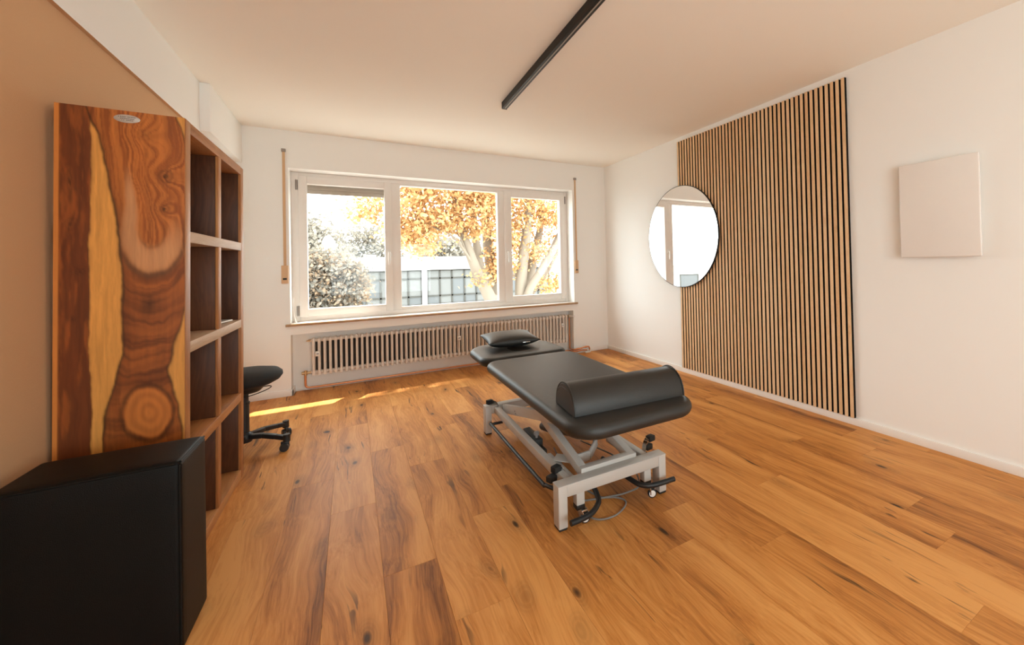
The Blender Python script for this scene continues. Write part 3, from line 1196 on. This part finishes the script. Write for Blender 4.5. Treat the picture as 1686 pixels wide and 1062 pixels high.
# scissor arms
for lx, nm in ((0.128, 'a'), (XRT - 0.128, 'b')):
    b = B()
    b.beam((lx, 1.215, 0.178), (lx, 0.10, 0.440), 0.032, 0.058, 0.004)
    arm = b.build('rear_arm', GREYCOAT, couch)
    b = B()
    sgn = -1 if lx < 0.3 else 1
    for yy, zz in ((0.94, 0.243), (0.925, 0.232)):
        b.tube([(lx + sgn * 0.0155, yy, zz), (lx + sgn * 0.0175, yy, zz)], 0.004, 10)
    b.build('bolt', BLACKP, arm)
b = B()
for lx in (0.166, XRT - 0.166):
    b.beam((lx, 0.075, 0.195), (lx, 1.08, 0.418), 0.040, 0.046, 0.004)
b.beam((0.146, 0.078, 0.196), (XRT - 0.146, 0.078, 0.196), 0.042, 0.050, 0.004)
b.build('front_scissor_frame', GREYCOAT, couch)
# upper frame carrying the cushions
b = B()
for lx in (0.125, XRT - 0.125):
    b.beam((lx, 0.02, 0.468), (lx, 1.62, 0.468), 0.036, 0.030, 0.003)
for ly in (0.06, 0.60, 1.10, 1.60):
    b.beam((0.125, ly, 0.466), (XRT - 0.125, ly, 0.466), 0.036, 0.028, 0.003)
b.build('top_frame', GREYCOAT, couch)
# actuator, its bracket and the control box
b = B()
b.tube([L(1.045, 2.52, 0.155), L(1.030, 2.24, 0.215)], 0.026, 18)
b.tube([L(1.030, 2.26, 0.212), L(1.015, 2.00, 0.285)], 0.017, 16)
act = b.build('actuator', DARKGREY, couch)
b = B()
b.tube([L(1.018, 2.03, 0.278), L(1.012, 1.96, 0.300)], [0.020, 0.026], 18)
b.tube([L(1.012, 1.96, 0.300), L(1.008, 1.90, 0.318)], [0.013, 0.013], 14)
b.build('rod_clevis', WHITEPL, act)
b = B()
pts = [L(0.975, 1.95, 0.175), L(1.075, 1.955, 0.175), L(1.155, 2.02, 0.205), L(1.175, 2.16, 0.250)]
for p0, p1 in zip(pts, pts[1:]):
    b.beam(p0, p1, 0.012, 0.050, 0.002)
b.build('actuator_bracket', GREYCOAT, couch)
b = B()
b.beam(L(0.90, 2.02, 0.185), L(1.00, 1.93, 0.175), 0.075, 0.006, 0.002)
b.build('gusset_plate', GREYCOAT, couch)
b = B()
b.box(L(0.905, 2.30, 0.120), L(0.955, 2.52, 0.172), 0.006)
b.box(L(0.90, 2.22, 0.105), L(0.945, 2.31, 0.140), 0.005)
cb = b.build('control_box', DARKGREY, couch)
b = B()
b.tube([L(0.925, 2.335, 0.170), L(0.925, 2.335, 0.188)], 0.007, 10)
b.lathe([(0.004, 0), (0.015, 0.004), (0.018, 0.012), (0.015, 0.021), (0.006, 0.026)], 16, Matrix.Translation(L(0.925, 2.335, 0.184)))
b.build('knob', GREYPL, cb)
b = B()
b.tube([L(0.945, 2.85, 0.20), L(0.962, 2.62, 0.215)], 0.014, 12)
b.build('gas_spring', BLACKP, couch)
# black perimeter switch bars beside the rails
for s in (0, 1):
    mx = (lambda p: p) if s == 0 else (lambda p: (XRT - p[0], p[1], p[2]))
    b = B()
    b.tube(catmull([mx((0.020, 1.20, 0.098)), mx((0.022, 0.70, 0.098)), mx((0.028, 0.235, 0.098))], 4), 0.0105, 12)
    bar = b.build('switch_bar', FOAM, couch)
    b = B()
    b.beam(mx((0.028, 0.25, 0.098)), mx((0.058, 0.13, 0.112)), 0.022, 0.012, 0.003)
    b.box([min(a, c) for a, c in zip(mx((0.046, 0.12, 0.100)), mx((0.100, 0.15, 0.118)))], [max(a, c) for a, c in zip(mx((0.046, 0.12, 0.100)), mx((0.100, 0.15, 0.118)))], 0.003)
    b.box([min(a, c) for a, c in zip(mx((0.020, 1.17, 0.092)), mx((0.100, 1.19, 0.106)))], [max(a, c) for a, c in zip(mx((0.020, 1.17, 0.092)), mx((0.100, 1.19, 0.106)))], 0.003)
    b.build('bar_bracket', BLACKP, bar)
# foot bars curling out under the near crossbeam
for pts in ([(0.250, 0.30, 0.112), (0.232, 0.12, 0.100), (0.215, 0.03, 0.088), (0.190, -0.020, 0.082), (0.120, -0.068, 0.078), (0.020, -0.080, 0.078)],
            [(0.400, 0.30, 0.112), (0.412, 0.14, 0.104), (0.424, 0.05, 0.096), (0.445, -0.010, 0.090), (0.500, -0.045, 0.090), (0.615, -0.058, 0.094)]):
    b = B()
    b.tube(catmull(pts, 7), 0.0125, 14)
    b.build('foot_bar', FOAM, couch)
# castors under the near crossbeam
for cx0, wy in ((0.120, 0.006), (0.505, 0.004)):
    b = B()
    b.box((cx0 - 0.021, 0.018, 0.078), (cx0 + 0.021, 0.058, 0.147), 0.003)
    post = b.build('castor_post', GREYCOAT, couch)
    b = B()
    b.box((cx0 - 0.0215, 0.017, 0.057), (cx0 + 0.0215, 0.059, 0.080), 0.003)
    b.build('post_cap', BLACKP, post)
    wx = cx0 + 0.014
    b = B()
    for sx in (-0.013, 0.013):
        b.box((wx + sx - 0.002, wy - 0.010, 0.018), (wx + sx + 0.002, 0.050, 0.052), 0.0015)
    b.box((wx - 0.016, wy, 0.048), (wx + 0.016, 0.054, 0.0575), 0.002)
    b.build('castor_fork', CHROME, couch)
    b = B()
    rm = Matrix.Translation((wx, wy, 0.0225)) @ Matrix.Rotation(1.2, 4, 'Z') @ Matrix.Rotation(PI / 2, 4, 'Y')
    b.lathe([(0.016, -0.009), (0.0215, -0.008), (0.0225, -0.005), (0.0225, 0.005), (0.0215, 0.008), (0.016, 0.009)], 24, rm)
    wh = b.build('castor_wheel', BLACKR, couch)
    b = B()
    b.lathe([(0.003, -0.0105), (0.013, -0.0102), (0.0165, -0.0092), (0.0165, 0.0092), (0.013, 0.0102), (0.003, 0.0105)], 20, rm)
    b.build('hub', WHITEPL, wh)
# foot levers with black pads
levers = [([(0.100, 0.150, 0.140), (0.100, 0.152, 0.165), (0.096, 0.155, 0.186), (0.086, 0.158, 0.200), (0.070, 0.160, 0.206)], [(0.060, 0.160, 0.204), (0.028, 0.142, 0.174)], 0.35),
          ([(0.574, 0.140, 0.150), (0.572, 0.140, 0.175), (0.578, 0.141, 0.202), (0.592, 0.145, 0.222), (0.612, 0.149, 0.230)], [(0.624, 0.150, 0.226), (0.600, 0.142, 0.188)], 0.2),
          ([(0.088, 1.235, 0.150), (0.088, 1.245, 0.180), (0.080, 1.275, 0.205), (0.060, 1.305, 0.214)], [(0.046, 1.312, 0.213)], 0.3),
          ([(0.522, 1.235, 0.150), (0.522, 1.245, 0.180), (0.530, 1.275, 0.205), (0.550, 1.305, 0.214)], [(0.564, 1.312, 0.213)], -0.3)]
for path, pads, tw in levers:
    b = B()
    pp = catmull(path, 5)
    for p0, p1 in zip(pp, pp[1:]):
        b.beam(p0, p1, 0.026, 0.004, 0.0, up=(0.96, 0.28, 0.001))
    if len(pads) > 1:
        b.beam(path[1], pads[1], 0.022, 0.005, 0.001)
    b.tube([Vector(path[0]) + Vector((-0.012, 0, 0.004)), Vector(path[0]) + Vector((0.012, 0, 0.004))], 0.011, 12)
    lv = b.build('foot_lever', CHROME, couch)
    for px_, py_, pz_ in pads:
        b = B()
        m = Matrix.Translation((px_, py_, pz_)) @ Matrix.Rotation(tw, 4, 'Z')
        b.box((-0.022, -0.018, -0.015), (0.022, 0.018, 0.015), 0.005, 2, m)
        b.build('pad', BLACKR, lv)
# mains cable looping on the floor
b = B()
b.tube(catmull([L(1.02, 2.3, 0.10), L(1.00, 2.05, 0.04), L(1.06, 1.86, 0.007), L(1.13, 1.795, 0.007), L(1.155, 1.745, 0.007), L(1.12, 1.700, 0.007), L(1.04, 1.668, 0.007), L(0.96, 1.690, 0.007),
                L(0.925, 1.78, 0.012), L(0.95, 1.86, 0.007), L(1.08, 1.82, 0.010), L(1.20, 1.795, 0.010), L(1.285, 1.80, 0.03), L(1.30, 1.95, 0.08), L(1.20, 2.3, 0.10)], 8), 0.0042, 8)
b.build('cable', CABLE, couch)
# cushions
x0, x1 = -0.032, 0.628
b = B()
b.slab(x0, x1, -0.272, 1.150, 0.484, 0.548, (0.135, 0.135, 0.10, 0.10), 0.030, crown=0.004)
b.build('main_cushion', LEATHER2, couch, 60)
b = B()
b.slab(x0 + 0.002, x1 - 0.002, 1.168, 1.745, 0.488, 0.552, (0.10, 0.10, 0.20, 0.20), 0.030, crown=0.004)
hd = b.build('head_cushion', LEATHER2, couch, 60)
b = B()
b.slab(0.225, 0.375, 1.30, 1.50, 0.5515, 0.5575, (0.06, 0.06, 0.06, 0.06), 0.003)
b.build('face_plug', LEATHER, hd, 60)

# half-round bolster on the foot end
bo = thing('half_roll_bolster', 'black half-round bolster lying across the foot end of the couch', 'bolster', (1.086, 1.655, 0.553), (0, 0, math.radians(-4.6)))
b = B()
R1, RH, LL = 0.113, 0.112, 0.575
prof = [(-R1, 0.0)] + [(-R1 * math.cos(a), 0.004 + RH * math.sin(a)) for a in np.linspace(0.02, PI - 0.02, 28)] + [(R1, 0.0)]
o = b.bm
secs = []
for xx, k in ((-LL / 2, 0.965), (-LL / 2 + 0.004, 0.99), (-LL / 2 + 0.012, 1.0), (LL / 2 - 0.012, 1.0), (LL / 2 - 0.004, 0.99), (LL / 2, 0.965)):
    secs.append([o.verts.new((xx, y * k, max(0, z * k))) for y, z in prof])
n = len(prof)
for a, c in zip(secs, secs[1:]):
    for k in range(n):
        o.faces.new((a[k], a[(k + 1) % n], c[(k + 1) % n], c[k]))
o.faces.new(secs[0])
o.faces.new(secs[-1][::-1])
b.build('body', LEATHER2, bo, 50)
for xx in (-LL / 2 + 0.004, LL / 2 - 0.004):
    b = B()
    b.tube([(xx, y * 1.005, 0.002 + z * 1.005) for y, z in prof], 0.0032, 6)
    b.build('piping', LEATHER2, bo)
b = B()
b.tube([(-LL / 2 - 0.001, R1 * 0.95 * math.cos(a), 0.012 + 0.085 * math.sin(a)) for a in np.linspace(0.6, 1.9, 12)], 0.0016, 6)
b.build('zip', DARKGREY, bo)

# small pillow on the head cushion
pw = thing('pillow', 'small black pillow on the head cushion of the couch', 'pillow', (1.075, 3.245, 0.5690), (math.radians(5), 0, math.radians(-3)))
nn = 28
hxp, hyp, hzp = 0.205, 0.165, 0.052
verts, faces = [], []
for sgn in (1, -1):
    for j in range(nn + 1):
        for i in range(nn + 1):
            u, v = -1 + 2 * i / nn, -1 + 2 * j / nn
            pinch = 1 - 0.10 * (1 - abs(u) ** 2) * abs(v) ** 3
            pinch2 = 1 - 0.08 * (1 - abs(v) ** 2) * abs(u) ** 3
            k = (1 - abs(u) ** 2.6) * (1 - abs(v) ** 2.6)
            kk = max(k, 0) ** 0.55
            zz = sgn * hzp * kk
            if sgn < 0:
                zz = max(zz, -0.046)
            verts.append((hxp * u * pinch2, hyp * v * pinch, 0.046 + 0.010 * (abs(u) * abs(v)) ** 2 + zz))
st = (nn + 1) ** 2
for s in (0, 1):
    for j in range(nn):
        for i in range(nn):
            a = s * st + j * (nn + 1) + i
            q = (a, a + 1, a + nn + 2, a + nn + 1)
            faces.append(q if s == 0 else q[::-1])
bm = bmesh.new()
me = bpy.data.meshes.new('body')
me.from_pydata(verts, [], faces)
bm.from_mesh(me)
bmesh.ops.remove_doubles(bm, verts=bm.verts, dist=0.0004)
bmesh.ops.recalc_face_normals(bm, faces=bm.faces)
bm.to_mesh(me)
bm.free()
me.materials.append(LEATHER2)
me.polygons.foreach_set('use_smooth', [True] * len(me.polygons))
link('body', me, pw)
b = B()
b.box((0.055, -hyp - 0.003, 0.044), (0.115, -hyp + 0.008, 0.050), 0.002)
b.build('zip', CHROME, pw)

# ------------------------------------------------------------------ rolling stool behind the bookcase
stl = thing('rolling_stool', 'black saddle stool on five castors half hidden by the bookcase', 'stool', (-0.625, 3.62, 0))
b = B()
b.lathe([(0.028, 0.062), (0.040, 0.066), (0.046, 0.085), (0.044, 0.115), (0.030, 0.130)], 20)
b.build('hub', BLACKP, stl)
for k in range(5):
    a = math.radians(-29 + 72 * k)
    dx, dy = math.cos(a), math.sin(a)
    b = B()
    path = [(0.03, 0.100), (0.12, 0.105), (0.20, 0.094), (0.270, 0.082)]
    for (r0, z0), (r1, z1), w0 in zip(path, path[1:], (0.040, 0.034, 0.030)):
        b.beam((r0 * dx, r0 * dy, z0), (r1 * dx * 1.02, r1 * dy * 1.02, z1), w0, 0.030, 0.006)
    b.tube([(0.272 * dx, 0.272 * dy, 0.108), (0.272 * dx, 0.272 * dy, 0.060)], 0.020, 14)
    lg = b.build('leg', BLACKP, stl)
    b = B()
    ca2 = a + 0.5 + 0.7 * k
    cx0, cy0 = 0.272 * dx - 0.012 * math.cos(ca2), 0.272 * dy - 0.012 * math.sin(ca2)
    for sg in (-1, 1):
        m = Matrix.Translation((cx0 - sg * 0.016 * math.sin(ca2), cy0 + sg * 0.016 * math.cos(ca2), 0.026)) @ Matrix.Rotation(ca2, 4, 'Z') @ Matrix.Rotation(PI / 2, 4, 'X')
        b.lathe([(0.012, -0.009), (0.024, -0.009), (0.026, -0.006), (0.026, 0.006), (0.024, 0.009), (0.012, 0.009)], 20, m)
    m = Matrix.Translation((cx0, cy0, 0.030)) @ Matrix.Rotation(ca2, 4, 'Z')
    b.box((-0.020, -0.008, 0.0), (0.026, 0.008, 0.034), 0.004, 2, m)
    b.build('castor', BLACKP, lg)
b = B()
b.lathe([(0.027, 0.12), (0.027, 0.31), (0.030, 0.312), (0.030, 0.33)], 20)
b.lathe([(0.024, 0.33), (0.024, 0.40)], 20)
b.build('column', BLACKP, stl)
b = B()
b.lathe([(0.05, 0.388), (0.085, 0.395), (0.10, 0.41), (0.11, 0.44)], 28)
b.tube([(0.10 * math.cos(a) + 0.045, 0.10 * math.sin(a) - 0.02, 0.392 + 0.02 * math.cos(a)) for a in np.linspace(-2.2, 2.2, 24)], 0.0035, 6)
b.build('seat_mechanism', BLACKP, stl)
b = B()
prof = [(0.09, 0.425), (0.15, 0.440), (0.19, 0.462), (0.208, 0.488), (0.206, 0.508), (0.185, 0.528), (0.13, 0.540), (0.05, 0.544)]
b.lathe(prof, 40)
for v in b.bm.verts:
    v.co.z += 0.014 * (v.co.x / 0.2) * 0 - 0.10 * max(0, abs(v.co.y) - 0.12)
b.build('seat', BLACKFABRIC, stl, 60)

# ------------------------------------------------------------------ outside: ground, low building, trees
b = B()
b.box((-60, YO + 0.05, -3.6), (60, 90, -3.2))
struct(b.build('ground', ASPHALT, smooth=0), 'pale paved ground outside below the window')

bd = thing('building', 'low white flat-roofed building across the street with gridded windows', 'building', (0, 25, 0))
b = B()
b.box((-2.6, -0.25, 1.06), (11.5, 5, 1.74), 0.02)
b.box((-2.6, 0.0, 1.74), (11.5, 5, 1.79), 0.01)
b.build('fascia', BWHITE, bd)
b = B()
b.box((-2.6, 0.35, -3.2), (11.5, 5, 1.06))
b.box((-2.6, -0.05, -3.2), (11.5, 0.35, -0.90))
b.build('wall', BWHITE, bd, 0)
for xx in (0.92, 3.2, 8.1):
    b = B()
    b.box((xx - 0.28, 2.0, 1.74), (xx + 0.28, 2.6, 1.98), 0.06)
    b.build('skylight', BWHITE, bd)
b = B()
for xx in (-0.12, 3.46, 7.2):
    b.box((xx - 0.13, -0.06, -0.95), (xx + 0.13, 0.3, 1.06), 0.01)
b.build('pier', BWHITE, bd)
bays = [(0.02, 3.32, (0.02, 0.62, 1.30, 1.98, 2.64, 3.32)), (3.60, 7.06, (3.60, 4.28, 4.94, 5.64, 6.32, 7.06)), (7.34, 11.0, (7.34, 8.07, 8.80, 9.53, 10.26, 11.0)), (-2.5, -0.27, (-2.5, -1.76, -1.02, -0.27))]
zz = (-0.88, -0.42, 0.57, 1.03)
for x0, x1, xs in bays:
    b = B()
    for xx in xs:
        b.box((xx - 0.045, 0.02, zz[0]), (xx + 0.045, 0.12, zz[-1]))
    for z in zz:
        b.box((x0, 0.02, z - 0.045), (x1, 0.12, z + 0.045))
    fr = b.build('window_frame', BFRAME, bd, 0)
    rr = random.Random(int(x0 * 10) + 50)
    for xa, xb in zip(xs, xs[1:]):
        for za, zb in zip(zz, zz[1:]):
            b = B()
            b.box((xa, 0.07, za), (xb, 0.09, zb))
            b.build('pane', BPANEW if rr.random() < 0.45 or za > 0.5 else BPANE, fr, 0)

bd2 = thing('building', 'white two-storey building far beyond the shrub', 'building', (-17, 24, 0), (0, 0, math.radians(28)))
b = B()
b.box((-9, 0, -3.2), (9, 8, 0.9), 0.02)
b.box((-9.3, -0.3, 0.9), (9.3, 8, 1.1), 0.02)
b.box((-7, 1.5, 1.1), (7, 8, 3.0), 0.02)
b.build('wall', BWHITE, bd2)
for k in range(5):
    b = B()
    xx = -7 + k * 3.4
    frame_rect(b, xx, xx + 1.5, -2.0, 0.2, xx + 0.08, xx + 1.42, -1.92, 0.12, -0.04, 0.04, 0)
    fr = b.build('window_frame', BFRAME, bd2, 0)
    b = B()
    b.box((xx + 0.05, -0.01, -1.95), (xx + 1.45, 0.01, 0.15))
    b.build('pane', BPANE, fr, 0)


def leaf_cloud(name, blobs, n, size, mat, parent, seed, flat=0.0):
    """blobs: (x, y, z, rx, ry, rz, weight); leaves gather in small clumps"""
    rg = np.random.default_rng(seed)
    w = np.array([q[6] for q in blobs], float)
    ncl = max(1, n // 26)
    which = rg.choice(len(blobs), ncl, p=w / w.sum())
    bb = np.array([q[:6] for q in blobs])[which]
    d = rg.normal(size=(ncl, 3))
    d /= np.linalg.norm(d, axis=1)[:, None]
    r = rg.random((ncl, 1)) ** 0.42
    cc = bb[:, :3] + d * r * bb[:, 3:6]
    ci = rg.integers(0, ncl, n)
    cs = size * 3.6
    c = cc[ci] + rg.normal(size=(n, 3)) * np.array([cs, cs, cs * 0.55])
    a = rg.normal(size=(n, 3))
    a /= np.linalg.norm(a, axis=1)[:, None]
    t = rg.normal(size=(n, 3))
    t -= a * (t * a).sum(1)[:, None]
    t /= np.linalg.norm(t, axis=1)[:, None]
    s = size * (0.6 + 0.8 * rg.random((n, 1)))
    nrm = np.cross(a, t)
    p = [c - a * s, c + t * s * 0.62 + nrm * s * 0.15 - a * s * 0.1, c + a * s, c - t * s * 0.62 + nrm * s * 0.15 - a * s * 0.1]
    verts = np.stack(p, 1).reshape(-1, 3)
    me = bpy.data.meshes.new(name)
    me.vertices.add(n * 4)
    me.vertices.foreach_set('co', verts.ravel())
    me.loops.add(n * 4)
    me.loops.foreach_set('vertex_index', np.arange(n * 4, dtype=np.int32))
    me.polygons.add(n)
    me.polygons.foreach_set('loop_start', np.arange(0, n * 4, 4, dtype=np.int32))
    me.polygons.foreach_set('loop_total', np.full(n, 4, dtype=np.int32))
    me.update()
    me.validate()
    me.materials.append(mat)
    o = link(name, me, parent)
    o['kind'] = 'stuff'
    return o


def tree(label, loc, stems, blobs, n, size, leaf, bark, seed, group=None, name='tree'):
    t = thing(name, label, 'tree', loc, group=group)
    lx = Vector(loc)
    for pts, r0, r1 in stems:
        b = B()
        pp = catmull([Vector(p) - lx for p in pts], 5)
        k = len(pp)
        b.tube(pp, [r0 + (r1 - r0) * i / (k - 1) for i in range(k)], 10)
        b.build('trunk' if r0 > 0.14 else 'branch', bark, t)
    leaf_cloud('foliage', [(q[0] - lx.x, q[1] - lx.y, q[2] - lx.z, *q[3:]) for q in blobs], n, size, leaf, t, seed)
    return t


tree('many-stemmed orange maple filling the middle window pane', (2.75, 9.2, -3.2),
     [([(2.75, 9.2, -3.2), (2.72, 9.15, -1.2), (2.62, 9.05, 0.31), (2.54, 9.0, 0.55), (2.30, 9.0, 1.05), (2.08, 9.0, 1.7), (1.93, 9.0, 2.3), (1.7, 9.0, 3.4)], 0.20, 0.05),
      ([(2.76, 9.3, -1.0), (2.66, 9.3, 0.35), (2.50, 9.3, 0.97), (2.40, 9.3, 1.44), (2.33, 9.3, 2.12), (2.28, 9.3, 3.0), (2.2, 9.4, 4.6)], 0.12, 0.05),
      ([(2.85, 9.5, -1.4), (2.91, 9.6, 0.24), (2.82, 9.6, 0.74), (2.74, 9.6, 1.45), (2.67, 9.6, 2.15), (2.64, 9.6, 2.9), (2.7, 9.7, 5.0), (3.2, 9.3, 8.6)], 0.19, 0.05),
      ([(2.30, 9.0, 1.05), (2.06, 8.9, 1.46), (1.77, 8.8, 1.81), (1.35, 8.7, 2.0)], 0.035, 0.014),
      ([(2.06, 8.9, 1.46), (1.9, 8.9, 1.9), (1.75, 8.9, 2.2)], 0.022, 0.010)],
     [(1.1, 9.0, 2.75, 0.9, 0.8, 0.55, 1.3), (1.9, 9.0, 2.7, 0.9, 0.8, 0.55, 1.4), (2.6, 9.1, 2.75, 0.7, 0.8, 0.5, 0.9), (0.95, 8.8, 2.0, 0.45, 0.5, 0.30, 0.55), (1.1, 8.8, 1.65, 0.32, 0.4, 0.22, 0.35),
      (1.5, 8.9, 2.15, 0.5, 0.5, 0.28, 0.6), (2.1, 9.0, 2.05, 0.5, 0.5, 0.30, 0.5), (2.85, 9.3, 1.2, 0.18, 0.3, 0.5, 0.28), (2.9, 9.3, 2.0, 0.2, 0.3, 0.5, 0.3), (0.25, 9.0, 2.35, 0.30, 0.4, 0.25, 0.22),
      (1.4, 9.2, 3.8, 1.6, 1.4, 0.8, 2.0), (2.6, 9.4, 4.8, 1.6, 1.5, 1.0, 1.4), (3.95, 9.2, 8.8, 0.9, 0.9, 0.7, 1.8), (2.35, 8.9, 0.95, 0.14, 0.2, 0.14, 0.10)],  # topmost clump is added out of view to shade the sun streak
     22000, 0.044, LEAF_MAPLE, BARK, 3, 'orange maples outside the window', 'maple_tree')
tree('leaning orange maple filling the right window pane', (3.55, 9.3, -3.2),
     [([(3.5, 9.3, -3.2), (3.45, 9.25, -1.0), (3.34, 9.2, 0.45), (3.38, 9.2, 1.15), (3.49, 9.2, 1.86), (3.56, 9.2, 2.57), (3.66, 9.2, 3.6), (3.9, 9.2, 5.2), (4.6, 9.3, 8.6)], 0.17, 0.05),
      ([(3.52, 9.4, -1.0), (3.57, 9.5, 0.42), (3.72, 9.5, 1.14), (3.88, 9.5, 1.73), (3.98, 9.5, 2.18), (4.05, 9.5, 3.2)], 0.15, 0.06),
      ([(3.44, 9.2, -0.6), (3.41, 9.0, 0.46), (3.72, 9.0, 1.0), (3.99, 9.0, 1.42), (4.20, 9.0, 1.74), (4.6, 9.0, 2.5)], 0.11, 0.06),
      ([(3.93, 9.05, 1.28), (4.12, 9.1, 1.68), (4.29, 9.1, 2.01), (4.5, 9.1, 2.6)], 0.040, 0.02),
      ([(3.6, 9.6, -0.2), (3.78, 9.8, 0.39), (4.08, 9.8, 0.75), (4.34, 9.8, 1.13), (4.8, 9.8, 1.9)], 0.08, 0.04)],
     [(3.3, 9.3, 2.6, 0.6, 0.7, 0.5, 0.8), (3.9, 9.3, 2.55, 0.7, 0.7, 0.55, 1.0), (4.3, 9.3, 2.3, 0.6, 0.6, 0.5, 0.7), (3.2, 9.3, 1.55, 0.25, 0.5, 0.5, 0.40), (3.7, 9.3, 1.5, 0.32, 0.5, 0.25, 0.30),
      (4.35, 9.4, 0.75, 0.40, 0.5, 0.35, 0.40), (3.3, 9.3, 2.0, 0.4, 0.5, 0.3, 0.35), (4.2, 9.4, 1.6, 0.35, 0.4, 0.25, 0.16), (4.0, 9.5, 4.0, 1.6, 1.5, 0.9, 1.6), (4.6, 9.6, 5.0, 1.4, 1.3, 0.9, 0.9), (4.9, 9.3, 8.9, 1.3, 0.9, 0.7, 2.2)],  # highest clump, also unseen, added to keep sun off the floor
     14000, 0.044, LEAF_MAPLE, BARK, 4, 'orange maples outside the window', 'maple_tree')
tree('bushy shrub with a few orange leaves beyond the left pane', (-0.9, 12.6, -3.2),
     [([(-0.7, 12.6, -3.2), (-0.7, 12.6, -1.5), (-0.6, 12.6, 0.4)], 0.12, 0.05), ([(-0.75, 12.6, -2.4), (-1.4, 12.6, -0.6), (-1.6, 12.6, 0.6)], 0.09, 0.04)],
     [(-0.7, 12.6, 0.2, 0.8, 0.7, 0.8, 1.3), (-0.35, 12.4, 0.75, 0.6, 0.6, 0.6, 1.3), (-1.4, 12.7, 0.6, 0.9, 0.7, 1.0, 1.2), (-0.9, 12.6, -1.2, 1.2, 0.8, 1.0, 1.2), (-0.15, 12.5, 1.1, 0.35, 0.4, 0.25, 0.3), (-0.8, 12.6, 1.25, 0.65, 0.6, 0.42, 1.3), (-0.3, 12.5, 1.15, 0.42, 0.5, 0.30, 0.6), (-2.6, 12.8, 0.2, 0.9, 0.8, 1.1, 0.9)],
     28000, 0.050, LEAF_BUSH, BARKD, 5, name='shrub')
kinds = [(-3.2, 35, 2.0, 3.4, 'broad grey-green tree rising behind the satellite dish'), (0.4, 43.5, 1.6, 4.3, 'pale tall tree seen over the flat roof in the left pane'),
         (6.0, 35, 1.4, 2.4, 'rounded pale tree over the roof under the maple branches'), (10.6, 41.5, 0.6, 3.2, 'pale tree behind the roof beside the maple trunks'), (-13.5, 46, 0.5, 3.6, 'grey-green tree behind the white two-storey building')]
for i, (x, y, z, r, lb) in enumerate(kinds):
    tree(lb, (x, y, -3.2), [([(x, y, -3.2), (x + 0.1, y, -1), (x, y, z + 0.8)], 0.3, 0.12)],
         [(x, y, z, r, r * 0.8, r * 0.75, 1.0), (x - r * 0.5, y, z - r * 0.3, r * 0.7, r * 0.6, r * 0.6, 0.7), (x + r * 0.5, y, z - r * 0.35, r * 0.7, r * 0.6, r * 0.6, 0.7), (x + 0.2 * r, y, z + r * 0.5, r * 0.5, r * 0.5, r * 0.45, 0.5)],
         9000, 0.15, LEAF_GREY, BARKD, 20 + i, 'pale trees beyond the flat roof')

# satellite dish on a mast in front of the shrub
ds = thing('satellite_dish', 'white oval satellite dish among the shrubs', 'dish', (-0.54, 13.9, -3.2))
b = B()
m = Matrix.Translation((0, 0, 5.05)) @ Matrix.Rotation(math.radians(14), 4, 'Z') @ Matrix.Rotation(math.radians(80), 4, 'X')
m = m @ Matrix.Diagonal((0.66, 1.22, 1, 1))
b.lathe([(0.02, -0.05), (0.12, -0.042), (0.24, -0.015), (0.255, 0.0), (0.25, 0.002), (0.12, -0.032), (0.02, -0.040)], 32, m)
b.build('reflector', DISHM, ds)
b = B()
b.tube([(0, 0.06, 0), (0, 0.06, 5.0)], 0.025, 10)
b.build('mast', BARKD, ds)

# small parking sign beyond the shrub
ps = thing('parking_sign', 'small white parking sign with the letter P beside the shrub', 'sign', (0.07, 16.0, -3.2))
b = B()
b.box((-0.17, -0.01, 3.16), (0.17, 0.01, 3.42), 0.004)
b.build('plate', BWHITE, ps)
b = B()
b.box((-0.055, -0.016, 3.20), (-0.025, -0.0095, 3.38))
b.box((-0.025, -0.016, 3.355), (0.03, -0.0095, 3.38))
b.box((-0.025, -0.016, 3.28), (0.03, -0.0095, 3.305))
b.box((0.03, -0.016, 3.29), (0.055, -0.0095, 3.37))
b.build('letter', BFRAME, ps, 0)
b = B()
b.tube([(0, 0.02, 0), (0, 0.02, 3.4)], 0.022, 10)
b.build('post', GREYPL, ps)
